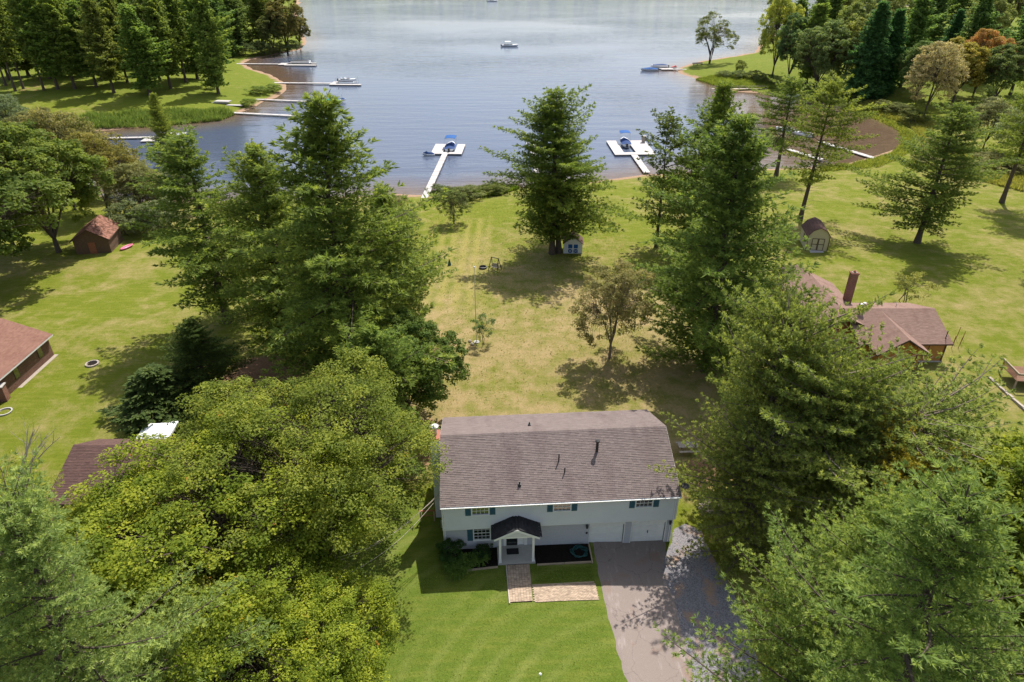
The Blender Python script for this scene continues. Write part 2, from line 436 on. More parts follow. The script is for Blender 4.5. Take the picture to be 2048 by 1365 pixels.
# asphalt, gravel, pavers
t = NT('worn_asphalt'); P = t.wpos()
a1, a2, a3 = t.noise(.5, 5, P), t.noise(28, 2, P), t.noise(1.6, 6, P, .7, sx=(1.0, .25, 1))
c = t.mix(a2, (.155, .124, .108, 1), (.31, .255, .230, 1))
c = t.mix(t.ramp(a3, .55, .72), c, (.34, .285, .265, 1))
c = t.mix(t.ramp(a1, .58, .75), c, (.24, .15, .11, 1))
vc = t.node('ShaderNodeTexVoronoi', feature='DISTANCE_TO_EDGE'); vc.inputs['Scale'].default_value = .33; vc.inputs['Randomness'].default_value = 1.0
wv = t.node('ShaderNodeVectorMath', operation='ADD'); t.l.new(P, wv.inputs[0]); nzv = t.node('ShaderNodeTexNoise'); nzv.inputs['Scale'].default_value = 1.4; nzv.inputs['Detail'].default_value = 5; t.l.new(P, nzv.inputs['Vector']); t.l.new(nzv.outputs['Color'], wv.inputs[1]); t.l.new(wv.outputs[0], vc.inputs['Vector'])
c = t.mix(t.math('MULTIPLY', t.ramp(vc.outputs['Distance'], .010, .003), .34), c, (.07, .055, .05, 1))
M['asphalt'] = t.done(t.bsdf(c, .92, .15, normal=t.bump(a2, .5, .015)))
t = NT('blue_grey_gravel'); P = t.wpos()
v = t.node('ShaderNodeTexVoronoi'); v.inputs['Scale'].default_value = 11; t.l.new(P, v.inputs['Vector'])
c = t.mix(v.outputs['Distance'], (.30, .285, .295, 1), (.12, .11, .12, 1))
c = t.mix(t.ramp(t.noise(.8, 5, P), .55, .7), c, (.33, .22, .15, 1))
M['gravel'] = t.done(t.bsdf(c, .95, .1, normal=t.bump(v.outputs['Distance'], 1.0, .04)))
M['paver'] = plain('worn_tan_pavers', (.40, .305, .225), .9, .1, var=.3, scale=4)

# ================================================================== THE SETTING
rng = np.random.default_rng(7)
def axis(fine0, fine1, step, lo, hi, grow=1.16):
    a = list(np.arange(fine0, fine1 + step / 2, step))
    s, x = step, fine0
    while x > lo: s *= grow; x -= s; a.insert(0, max(x, lo))
    s, x = step, fine1
    while x < hi: s *= grow; x += s; a.append(min(x, hi))
    return np.array(a)
gx, gy = axis(-110, 110, 1.1, -2400, 2400), axis(15, 140, 1.1, -350, 3000, 1.05)
GX, GY = np.meshgrid(gx, gy)
X, Y = GX.ravel(), GY.ravel()
SD, Z = sdist(X, Y), hgt(X, Y)
lush = np.full(X.shape, .62)
lush = np.where(X < -18, .60, lush); lush = np.where(X > 26, .60, lush)
yard = sst(X, -16, -11) * (1 - sst(X, 20, 27)) * sst(Y, 44, 48)
lush = lush * (1 - yard) + yard * np.interp(Y, [45, 62, 80, 95, 108, 125], [.28, .33, .30, .50, .62, .68])
front = sst(X, -17, -12) * (1 - sst(X, 10, 16)) * (1 - sst(Y, 41, 46))
lush = lush * (1 - front) + front * 1.0
lush = lush + .25 * sst(Y, 190, 230)
mow = sst(X, -16, -13) * (1 - sst(X, -5, -3)) * sst(Y, 74, 84) * (1 - sst(Y, 114, 120))
bare = np.zeros(X.shape)
BARE = [((845, 850), 2.6, .5), ((838, 915), 2.2, .6), ((1250, 775), 2.2, .26), ((1330, 800), 2.0, .12), ((1113, 505), 3.2, .50), ((560, 745), 4.5, .75),
        ((480, 760), 3.0, .5), ((1400, 745), 3.0, .4), ((1745, 567), 1.3, .5), ((1395, 935), 1.6, .55), ((960, 688), 1.1, .6), ((1225, 712), 1.5, .4),
        ((1050, 650), 5.0, .20), ((1180, 665), 4.0, .22), ((930, 760), 3.5, .2), ((1000, 830), 4, .2), ((200, 515), 4.0, .4), ((120, 560), 4, .35), ((60, 930), 4, .45), ((700, 1200), 1.6, .45), ((760, 1250), 1.2, .4),
        ((1310, 490), 2.5, .35), ((1300, 400), 4, .15), ((2005, 405), 2.2, .5), ((1600, 440), 2, .35), ((760, 180), 1, 0), ((30, 180), 9, .35), ((110, 165), 12, .3), ((230, 175), 12, .28),
        ((300, 190), 8, .25), ((1440, 1080), 3.0, .5), ((1420, 970), 2.5, .5), ((1700, 325), 4, .5), ((110, 700), 1, 0), ((100, 745), 1.6, .35), ((540, 160), 7, .12)]
for (u, v), r, a in BARE:
    p = G(u, v); bare += a * np.exp(-((X - p.x) ** 2 + (Y - p.y) ** 2) / (2 * r * r))
nx, ny = len(gx), len(gy)
I = np.arange(nx * ny).reshape(ny, nx)
GF = np.stack([I[:-1, :-1].ravel(), I[:-1, 1:].ravel(), I[1:, 1:].ravel(), I[1:, :-1].ravel()], 1)
SDM = SD + 2.2 * np.exp(-((X - 98) ** 2 + (Y - 190) ** 2) / (2 * 26 ** 2)) * (SD > 0)          # grassy bank, hardly any beach
ground = link('ground', mesh_np('ground', np.stack([X, Y, Z], 1), GF, M['ground'], True, dict(sd=SDM, lush=lush, bare=bare, mow=mow, front=front)))
tag(ground, 'lawns and sandy banks sloping down to the lake', kind='structure')
keep = (SD[GF].min(1) < 6)
SHAL = SD.copy()                                                 # how close to the bottom: shore distance, less in the silted inlets
for (cx, cy), r, a in (((88, 195), 26, 26), ((75, 215), 22, 14), ((-102, 300), 9, 12), ((-75, 285), 12, 3)):
    SHAL += a * np.exp(-((X - cx) ** 2 + (Y - cy) ** 2) / (2 * r * r))
lv = np.stack([X, Y, np.full(X.shape, LAKE)], 1)
used = np.unique(GF[keep]); remap = np.zeros(len(X), int); remap[used] = np.arange(len(used))
lake = link('lake_water', mesh_np('lake_water', lv[used], remap[GF[keep]], M['water'], True, dict(shal=SHAL[used])))
tag(lake, 'rippled grey blue lake water with brown shallows', kind='structure')

def drape(name, left, right, mat, dz=.03, n=24, m=8, label=None, skirt=True):
    """ribbon of ground covering between two edge lines (world xy lists), laid on the ground"""
    def samp(pl, k):
        pl = [Vector((p[0], p[1])) for p in pl]
        d = [0]
        for a, b in zip(pl, pl[1:]): d.append(d[-1] + (b - a).length)
        out = []
        for i in range(k + 1):
            q = d[-1] * i / k
            j = max(0, min(len(pl) - 2, next((z for z in range(len(d) - 1) if d[z + 1] >= q - 1e-9), len(pl) - 2)))
            f = (q - d[j]) / max(1e-9, d[j + 1] - d[j]); out.append(pl[j].lerp(pl[j + 1], f))
        return out
    A, B = samp(left, n), samp(right, n)
    if skirt:
        for k_ in range(1, n):
            for q_ in (A, B): q_[k_] = q_[k_] + Vector((random.uniform(-.07, .07), random.uniform(-.05, .05)))
    V = []
    for a, b in zip(A, B):
        for k in range(m + 1):
            p = a.lerp(b, k / m); e = -.06 if skirt and k in (0, m) else dz
            V.append((p.x, p.y, H(p.x, p.y) + e))
    F = [(i * (m + 1) + k, i * (m + 1) + k + 1, (i + 1) * (m + 1) + k + 1, (i + 1) * (m + 1) + k) for i in range(n) for k in range(m)]
    o = link(name, mesh_np(name, np.array(V), np.array(F), mat, True))
    return tag(o, label, kind='structure')
def gl(*px): return [tuple(G(u, v)[:2]) for u, v in px]
def HWP(x, y): return (-5.23 + math.cos(.066) * x - math.sin(.066) * y, 37.7 + math.sin(.066) * x + math.cos(.066) * y)
drape('driveway', [HWP(11.34, .14), HWP(11.34, -2.1)] + gl((1193, 1160), (1200, 1200), (1213, 1250), (1230, 1310), (1250, 1375), (1310, 1600)),
      [HWP(17.78, .12), HWP(17.5, -1.4)] + gl((1332, 1146), (1355, 1192), (1374, 1267), (1400, 1375), (1500, 1600)), M['asphalt'], .045, 40, 12,
      'worn reddish grey asphalt driveway running up to the garage')
drape('gravel_strip', gl((1346, 1060), (1336, 1092), (1316, 1120), (1314, 1150), (1335, 1195), (1350, 1270), (1375, 1380), (1470, 1600)),
      gl((1372, 1047), (1408, 1060), (1420, 1090), (1440, 1120), (1475, 1180), (1505, 1250), (1540, 1370), (1640, 1600)), M['gravel'], .025, 40, 10,
      'blue grey gravel parking strip beside the driveway')

# ================================================================== TREES: building blocks
def tubes_np(segs, sides):
    """many tapered straight tubes at once: segs = array rows (ax ay az bx by bz ra rb)"""
    S = np.asarray(segs, float)
    a, b, ra, rb = S[:, :3], S[:, 3:6], S[:, 6], S[:, 7]
    d = b - a; d /= np.linalg.norm(d, axis=1, keepdims=True) + 1e-9
    ref = np.where(np.abs(d[:, 2:3]) > .9, np.array([[1., 0, 0]]), np.array([[0, 0, 1.]]))
    x = np.cross(d, ref); x /= np.linalg.norm(x, axis=1, keepdims=True) + 1e-9
    y = np.cross(d, x)
    V = []
    for k in range(sides):
        c, s = math.cos(2 * math.pi * k / sides), math.sin(2 * math.pi * k / sides)
        o = x * c + y * s
        V += [a + o * ra[:, None], b + o * rb[:, None]]
    V = np.stack(V, 1)                                  # n, 2*sides, 3
    n = len(S); base = np.arange(n)[:, None] * 2 * sides
    F = np.concatenate([np.stack([base[:, 0] + 2 * k, base[:, 0] + 2 * ((k + 1) % sides), base[:, 0] + 2 * ((k + 1) % sides) + 1, base[:, 0] + 2 * k + 1], 1) for k in range(sides)])
    return V.reshape(-1, 3), F
def cat_mesh(name, parts, mat, smooth=True):
    off, Vs, Fs = 0, [], []
    for V, F in parts:
        Vs.append(V); Fs.append(F + off); off += len(V)
    return mesh_np(name, np.concatenate(Vs), np.concatenate(Fs), mat, smooth)
def needles(rg, C, D, L, W, K, spread, tint, mat, name):
    """K thin needle sprays at each tuft centre C along D"""
    n = len(C)
    d = D[:, None, :] + rg.normal(0, spread, (n, K, 3)); d /= np.linalg.norm(d, axis=2, keepdims=True) + 1e-9
    ln = (L * rg.uniform(.65, 1.2, (n, K)))[..., None] if np.isscalar(L) else (L[:, None] * rg.uniform(.65, 1.2, (n, K)))[..., None]
    x = np.cross(d, rg.normal(0, .75, (n, K, 3)) + np.array([0, 0, 1.])); x /= np.linalg.norm(x, axis=2, keepdims=True) + 1e-9
    c = C[:, None, :] + d * ln * .05
    m = c + d * ln * .45
    tri = np.stack([c, m + x * W, c + d * ln, m - x * W], 2)          # kite
    V = tri.reshape(-1, 3)
    F = np.arange(len(V)).reshape(-1, 4)
    tt = np.repeat(np.clip(tint[:, None] + rg.normal(0, .12, (n, K)), 0, 1).ravel(), 4)
    if mat is None: return V, F, tt
    return mesh_np(name, V, F, mat, False, dict(tint=tt))
def leaves(rg, C, N, S, tint, mat, name, aspect=.62):
    n = len(C)
    N = N / (np.linalg.norm(N, axis=1, keepdims=True) + 1e-9)
    x = np.cross(N, rg.normal(0, 1, (n, 3))); x /= np.linalg.norm(x, axis=1, keepdims=True) + 1e-9
    y = np.cross(N, x)
    S = S[:, None]
    V = np.stack([C - x * S * .5, C + y * S * .5 * aspect - N * S * .08, C + x * S * .5 - N * S * .12, C - y * S * .5 * aspect - N * S * .08], 1).reshape(-1, 3)
    F = np.arange(len(V)).reshape(-1, 4)
    return mesh_np(name, V, F, mat, False, dict(tint=np.repeat(tint, 4)))

def pine_variant(seed, Ht=26.0, base=.16, rmax=6.0, peak=.22, top_pow=.85, gap=.75, nb=(4, 7), el=(-8, 48), K=9, tuft=.26, wid=.022,
                 tstep=.26, nstep=.30, ragged=.35, droop=.0, dens=1.0, trunk_r=.34, stubs=0, two=False, mat='pine', name='pine', spread=.42, fork=None, bark='bark', core=(4, 2.3)):
    rg = np.random.default_rng(seed)
    segs, thick = [], []
    # trunk, gently swaying
    nz = 14
    zz = np.linspace(0, Ht, nz)
    ox = np.cumsum(rg.normal(0, .05, nz)) * np.linspace(0, 1, nz); oy = np.cumsum(rg.normal(0, .05, nz)) * np.linspace(0, 1, nz)
    def trunk_at(z): return np.array([np.interp(z, zz, ox), np.interp(z, zz, oy), z])
    for i in range(nz - 1):
        r0 = trunk_r * (1 - .93 * zz[i] / Ht) * (1.35 if i == 0 else 1); r1 = trunk_r * (1 - .93 * zz[i + 1] / Ht)
        thick.append([ox[i], oy[i], zz[i] - (.3 if i == 0 else 0), ox[i + 1], oy[i + 1], zz[i + 1], r0, r1])
    stems = [(trunk_at, base * Ht, Ht)]
    if fork:
        fz, fx, fy, ftop = fork
        def fork_at(z):
            k = min(1, max(0, (z - fz) / 4.0)); b = trunk_at(z); return b + np.array([fx, fy, 0]) * (k ** .6)
        zs = np.linspace(fz, ftop, 9)
        for a, b in zip(zs, zs[1:]):
            thick.append([*fork_at(a), *fork_at(b), trunk_r * .62 * (1 - .9 * (a - fz) / (ftop - fz)) + .02, trunk_r * .62 * (1 - .9 * (b - fz) / (ftop - fz)) + .02])
        stems.append((fork_at, fz + 2.5, ftop))
    C, D, Tn, CC, CD = [], [], [], [], []
    lob = rg.uniform(0, 2 * math.pi, 3); la = rg.uniform(.1, ragged, 3)
    for at, z0, ztop in stems:
        z = z0
        span = ztop - z0
        while z < ztop - .25:
            q = (z - z0) / span
            prof = (.55 + .45 * q / peak) if q < peak else (max(0, 1 - (q - peak) / (1 - peak)) ** top_pow)
            prof = max(prof, .07)
            k = rg.integers(*nb) if q < .9 else 4
            a0 = rg.uniform(0, 2 * math.pi)
            wl_ = rg.uniform(.72, 1.12)
            for b in range(k):
                az = a0 + 2 * math.pi * (b + rg.uniform(-.3, .3)) / k
                L = rmax * prof * wl_ * rg.uniform(1 - ragged * 1.3, 1.12) * (1 + sum(la[j] * math.sin((j + 1) * az + lob[j] + z * .25) for j in range(3)))
                if L < .35: L = .35
                e = R(el[0] + (el[1] - el[0]) * q ** 1.2 + rg.normal(0, 5))
                o = at(z + rg.uniform(-.15, .15))
                dh = np.array([math.cos(az), math.sin(az), 0]); sd_ = np.array([-math.sin(az), math.cos(az), 0])
                ns = max(3, int(L / .8) + 1)
                s = np.linspace(0, 1, ns + 1)
                up = math.sin(e) * s * L + (.10 - droop) * L * s ** 2.2
                pts = o + np.outer(s * L * math.cos(e), dh) + np.outer(up, [0, 0, 1]) + np.outer(np.sin(s * 3 + rg.uniform(0, 6)) * .05 * L, sd_)
                br = .018 + .011 * L
                for i in range(ns):
                    segs.append([*pts[i], *pts[i + 1], br * (1 - .85 * s[i]), br * (1 - .85 * s[i + 1])])
                tips = []
                start = .22 if L > 2.5 else .08
                nn = max(2, int(L * (1 - start) / nstep))
                bt = rg.uniform(.1, .75)
                for i in range(nn + 1):
                    f = start + (1 - start) * i / nn
                    c0 = np.array([np.interp(f, s, pts[:, j]) for j in range(3)])
                    rem = (1 - f) * L
                    for side in ((-1, 1) if i < nn else (0,)):
                        if rg.random() > dens: continue
                        tl = min(1.9, .34 * rem + .40) * rg.uniform(.55, 1.2) if side else .35
                        ang = R(rg.uniform(38, 66))
                        td = dh * math.cos(ang) * math.cos(e) + sd_ * side * math.sin(ang) + np.array([0, 0, .22 - droop * .8 + rg.normal(0, .12)]) if side else dh * math.cos(e) + np.array([0, 0, .35])
                        td = td / np.linalg.norm(td)
                        nt = max(1, int(tl / tstep))
                        CC += [c0 + td * tl * .18 + rg.normal(0, .08, 3), c0 + td * tl * .55 + rg.normal(0, .08, 3)]; CD += [td, td]
                        for j in range(nt):
                            g = (j + rg.uniform(.55, 1.0)) / nt * tl
                            C.append(c0 + td * g + np.array([0, 0, .12 * g * g + rg.uniform(-.12, .16)])); D.append(td * .75 + np.array([0, 0, .55 - droop])); Tn.append(bt + rg.normal(0, .20) + .18 * (j == nt - 1))
                        if tl > .7 and K >= 20 and side > 0: segs.append([*c0, *(c0 + td * tl * .8), .012, .005])
            z += gap * rg.uniform(.75, 1.25) * (1 if q < .8 else .7)
        tp = at(ztop)
        for _ in range(6): C.append(tp + rg.normal(0, .12, 3)); D.append(np.array([0, 0, 1.])); Tn.append(.7)
    for _ in range(stubs):
        z = rg.uniform(.08, base + .25) * Ht; az = rg.uniform(0, 6.28); L = rg.uniform(.8, 3.0)
        a = trunk_at(z); b = a + np.array([math.cos(az) * L, math.sin(az) * L, rg.uniform(-.3, .4)])
        segs.append([*a, *b, .035, .008])
    C, D, Tn = np.array(C), np.array(D), np.clip(np.array(Tn), 0, 1)
    D /= np.linalg.norm(D, axis=1, keepdims=True)
    # fine sprays outside; coarse fill near the wood, tinted dark as painted inner shade
    a1 = needles(rg, C, D, tuft, wid, K, spread, Tn, None, '')
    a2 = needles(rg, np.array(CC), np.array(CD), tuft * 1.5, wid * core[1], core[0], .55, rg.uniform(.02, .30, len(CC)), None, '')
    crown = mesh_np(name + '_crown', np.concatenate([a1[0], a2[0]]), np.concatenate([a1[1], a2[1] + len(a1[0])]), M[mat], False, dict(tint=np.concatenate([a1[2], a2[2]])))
    trunk = cat_mesh(name + '_trunk', [tubes_np(thick, 8), tubes_np(segs, 3)], M[bark])
    return dict(crown=crown, trunk=trunk, H=Ht, R=rmax)

def broad_variant(seed, Ht=15.0, Rc=7.0, base=.2, ncl=420, lpc=90, leaf=.20, clr=.95, trunk_r=.3, lobes=.22, flat=.62, hollow=.5, mat='leaf', name='broadleaf',
                  stems=1, needle=None, twig='bark', inner_twigs=0, sparse=0.0, top_bias=.25, boughs=26, bough=.34):
    rg = np.random.default_rng(seed)
    cz, sz = Ht * (base + 1) / 2, Ht * (1 - base) / 2
    ld = rg.normal(0, 1, (9, 3)); ld /= np.linalg.norm(ld, axis=1, keepdims=True); lw = rg.uniform(-.6, 1, 9)
    cen = []
    # boughs: lumps of the crown, each covered with leaf clumps on its outer side
    bc = []
    for k in range(boughs):
        g = (k + .5) / boughs
        zc = 1 - 1.62 * g; az = k * 2.39996 + rg.normal(0, .25)
        d = np.array([math.sqrt(max(0, 1 - zc * zc)) * math.cos(az), math.sqrt(max(0, 1 - zc * zc)) * math.sin(az), zc])
        kk = 1 + lobes * float(np.sum(lw * np.maximum(0, ld @ d) ** 4))
        r = rg.uniform(.50, .80) * kk
        bc.append((np.array([d[0] * Rc * r, d[1] * Rc * r, cz + d[2] * sz * r]), d, rg.uniform(.75, 1.2) * bough * kk))
    tries = 0
    while len(cen) < ncl and tries < ncl * 40:
        tries += 1
        c0, d0, br = bc[rg.integers(len(bc))]
        d = rg.normal(0, 1, 3) + d0 * .75 + np.array([0, 0, .35 + top_bias]); d /= np.linalg.norm(d)
        p = c0 + d * np.array([Rc, Rc, min(sz * 1.15, Rc)]) * br * rg.uniform(.72, 1.02)
        if p[2] < Ht * base * .5: continue
        if cen and np.min(np.sum((np.array(cen[-220:]) - p) ** 2, 1)) < (clr * .70) ** 2: continue
        cen.append(p)
    cen = np.array(cen)
    # limbs
    segs, thick = [], []
    nl = max(5, int(6 + Rc * .5))
    q = rg.normal(0, 1, (nl, 3)); q[:, 2] = np.abs(q[:, 2]) * .8 + .1; q /= np.linalg.norm(q, axis=1, keepdims=True)
    lim = np.stack([q[:, 0] * Rc * .62, q[:, 1] * Rc * .62, cz + (q[:, 2] - .15) * sz * .75], 1)
    fork = Ht * (base * .75 + .04)
    roots = [np.array([rg.normal(0, .25 * (stems > 1)), rg.normal(0, .25 * (stems > 1)), 0]) for _ in range(stems)]
    for r0 in roots:
        out = r0 * (1.6 if stems > 1 else 0); tp = np.array([out[0] * 1.5, out[1] * 1.5, fork])
        thick.append([r0[0], r0[1], -.3, *(r0 * .5 + tp * .5), trunk_r * 1.3 / stems ** .5, trunk_r * .95 / stems ** .5]); thick.append([*(r0 * .5 + tp * .5), *tp, trunk_r * .95 / stems ** .5, trunk_r * .85 / stems ** .5])
    tops = [np.array([t_[3], t_[4], t_[5]]) for t_ in thick[1::2]]
    own = np.argmin(((cen[:, None, :] - lim[None]) ** 2).sum(2), 1)
    for i in range(nl):
        a = tops[i % len(tops)] + np.array([0, 0, rg.uniform(-.1, .25) * fork * .4]); b = lim[i]
        mid = a * .5 + b * .5 + np.array([0, 0, .10 * np.linalg.norm(b - a)]) + rg.normal(0, .15, 3)
        P = [a, a * .6 + mid * .4 + rg.normal(0, .06, 3), mid, mid * .5 + b * .5 + rg.normal(0, .15, 3), b]
        rr = np.linspace(trunk_r * .55, trunk_r * .13, 5)
        for j in range(4): thick.append([*P[j], *P[j + 1], rr[j], rr[j + 1]])
        for c in cen[own == i]:
            f = rg.uniform(.45, 1.0); k = min(3, int(f * 4)); s = P[k] + (P[k + 1] - P[k]) * (f * 4 - k)
            m2 = s * .45 + c * .55 + rg.normal(0, .12, 3) + np.array([0, 0, .1 * np.linalg.norm(c - s)])
            segs.append([*s, *m2, .05 * trunk_r / .3, .028 * trunk_r / .3]); segs.append([*m2, *c, .028 * trunk_r / .3, .008])
    ct = rg.uniform(.15, .85, len(cen))
    if needle:                                       # brushy needle pom-poms at twig tips
        nt, L, W, K = needle
        C = np.repeat(cen, nt, 0); off = rg.normal(0, 1, (len(C), 3)); off[:, 2] = np.abs(off[:, 2]) * .7 - .1
        off /= np.linalg.norm(off, axis=1, keepdims=True)
        rad = clr * rg.uniform(.45, 1.15, (len(C), 1))
        tip = C + off * rad * np.array([[1, 1, .8]])
        D = off + np.array([[0, 0, .5]]); D /= np.linalg.norm(D, axis=1, keepdims=True)
        for a, b in zip(C[::2], tip[::2]): segs.append([*(a * .9 + b * .1), *b, .016, .008])
        tn = np.clip(np.repeat(ct, nt) + rg.normal(0, .15, len(C)), 0, 1)
        crown = needles(rg, tip, D, L, W, K, .62, tn, M[mat], name + '_crown')
    else:
        n = len(cen) * lpc
        C = np.repeat(cen, lpc, 0); off = rg.normal(0, 1, (n, 3)); off /= np.linalg.norm(off, axis=1, keepdims=True)
        off[:, 2] = np.where((off[:, 2] < -.1) & (rg.random(n) < .65), -off[:, 2], off[:, 2])
        cr = np.repeat(rg.uniform(.65, 1.2, len(cen)), lpc)[:, None]
        rad = clr * cr * rg.uniform(.25, 1, (n, 1)) ** .5
        P = C + off * rad * np.array([[1, 1, flat]])
        Nn = off * .55 + np.array([[0, 0, .75]]) + rg.normal(0, .45, (n, 3))
        tn = np.clip(np.repeat(ct, lpc) + rg.normal(0, .14, n), 0, 1)
        crown = leaves(rg, P, Nn, leaf * rg.uniform(.6, 1.25, n), tn, M[mat], name + '_crown')
    trunk = cat_mesh(name + '_trunk', [tubes_np(thick, 7), tubes_np(segs, 3)], M[twig])
    return dict(crown=crown, trunk=trunk, H=Ht, R=Rc)

def plant(kind, var, pos, height, radius=None, col=(.06, .09, .03), rz=None, label=None, cat='tree', group=None, lean=(0, 0), crown_name='crown'):
    rz = random.uniform(0, 6.28) if rz is None else rz
    o = empty(kind, pos, 0.0, label, cat, group)
    k = height / var['H']; kr = (radius / var['R']) if radius else k
    tr, cr = link('trunk', var['trunk'], o), link(crown_name, var['crown'], o)
    for c in (tr, cr):
        c.rotation_euler = (lean[0], lean[1], rz); c.scale = (kr, kr, k)
    cr.color = (*col, 1)
    return o
def tall(base, top_v):
    """height of a thing that stands at base and reaches up to survey row top_v"""
    lo, hi = .2, 60
    for _ in range(40):
        m = (lo + hi) / 2
        if PV((base.x, base.y, base.z + m))[1] > top_v: lo = m
        else: hi = m
    return lo
random.seed(11)
V = {}
V['pineA'] = pine_variant(1, rmax=6.0, base=.05, peak=.20, top_pow=.68, gap=.60, nb=(5, 8), ragged=.30, K=18, tuft=.31, wid=.025, tstep=.34, nstep=.42, spread=.58)   # dense, feathery
V['pineB'] = pine_variant(2, rmax=6.0, base=.13, peak=.34, top_pow=.48, gap=.95, nb=(5, 8), ragged=.36, K=19, tuft=.31, wid=.026, tstep=.34, nstep=.42, stubs=10, el=(-10, 42), spread=.58)   # open tiers
V['pineC'] = pine_variant(3, rmax=6.2, base=.05, peak=.24, top_pow=.62, gap=.66, nb=(5, 8), ragged=.34, K=18, tuft=.31, wid=.025, tstep=.34, nstep=.42, el=(-6, 55), spread=.58)
V['pineN'] = pine_variant(14, rmax=6.2, base=.06, peak=.32, top_pow=.48, gap=.76, nb=(5, 8), ragged=.36, K=21, tuft=.21, wid=.015, tstep=.28, nstep=.36, el=(-4, 52), spread=.65)   # seen from close by
V['farA'] = pine_variant(5, rmax=5.0, base=.17, peak=.30, top_pow=.5, gap=.95, nb=(5, 8), ragged=.34, K=9, tuft=.50, wid=.10, tstep=.55, nstep=.66, stubs=8, el=(-12, 42), spread=.75)
V['farB'] = pine_variant(6, rmax=4.8, base=.10, peak=.30, top_pow=.5, gap=.95, nb=(5, 8), ragged=.32, K=9, tuft=.50, wid=.10, tstep=.55, nstep=.66, stubs=6, spread=.75)
V['farC'] = pine_variant(8, rmax=4.6, base=.33, peak=.32, top_pow=.5, gap=.95, nb=(4, 7), ragged=.42, K=9, tuft=.50, wid=.10, tstep=.55, nstep=.66, stubs=14, el=(-10, 40), spread=.75)
V['sparse'] = pine_variant(9, Ht=18, rmax=4.6, base=.22, peak=.5, top_pow=.5, gap=.85, nb=(3, 6), ragged=.5, K=16, tuft=.26, wid=.034, dens=.8, tstep=.36, nstep=.48, stubs=24, trunk_r=.2, spread=.75)
V['spruce'] = pine_variant(10, Ht=22, rmax=4.6, base=.03, peak=.06, top_pow=.80, gap=.6, nb=(6, 9), ragged=.20, K=9, tuft=.46, wid=.065, tstep=.42, nstep=.5, droop=.22, el=(-14, 30), spread=.6)
V['maple'] = broad_variant(21, 15.5, 9.0, .14, ncl=900, lpc=112, leaf=.19, clr=.80, lobes=.30, trunk_r=.34, flat=.55, boughs=34, bough=.30, mat='maple_leaf')
V['maple2'] = broad_variant(22, 15.5, 9.0, .12, ncl=860, lpc=104, leaf=.18, clr=.82, lobes=.34, trunk_r=.34, flat=.6, boughs=32, bough=.30, mat='maple_leaf')
V['broad'] = broad_variant(23, 15, 6.5, .10, ncl=430, lpc=66, leaf=.38, clr=.86, lobes=.38, boughs=22)
V['broad2'] = broad_variant(24, 15, 6.0, .08, ncl=410, lpc=62, leaf=.40, clr=.86, lobes=.42, boughs=20)
V['airy'] = broad_variant(25, 12, 5.5, .12, ncl=360, lpc=60, leaf=.29, clr=.95, lobes=.4, flat=.45, trunk_r=.2, boughs=18, bough=.4)
V['small'] = broad_variant(26, 9, 3.6, .14, ncl=300, lpc=72, leaf=.17, clr=.5, lobes=.3, trunk_r=.14, twig='twig', boughs=18, bough=.4)
V['shrub'] = broad_variant(27, 2.4, 1.5, .03, ncl=90, lpc=64, leaf=.13, clr=.34, lobes=.4, trunk_r=.05, stems=3, boughs=9, bough=.42)
V['vase'] = broad_variant(28, 3.4, 1.6, .30, ncl=40, lpc=50, leaf=.16, clr=.38, lobes=.35, trunk_r=.07, stems=4, boughs=9, bough=.35)
V['scots2'] = pine_variant(32, Ht=14, rmax=7.0, base=.05, peak=.50, top_pow=.36, gap=.44, nb=(6, 9), ragged=.30, K=22, tuft=.22, wid=.024, tstep=.46, nstep=.52, spread=.95, el=(0, 36), trunk_r=.26, stubs=30, bark='twig', core=(4, 2.2))
V['pineO'] = pine_variant(12, rmax=6.0, base=.30, peak=.35, top_pow=.48, gap=1.15, nb=(5, 7), ragged=.40, K=15, tuft=.31, wid=.030, tstep=.36, nstep=.44, stubs=16, el=(-12, 40), spread=.58)   # high crowned, open
V['point'] = broad_variant(33, 13, 6.6, .2, ncl=170, lpc=60, leaf=.38, clr=1.0, lobes=.35, trunk_r=.26, stems=3, boughs=14)

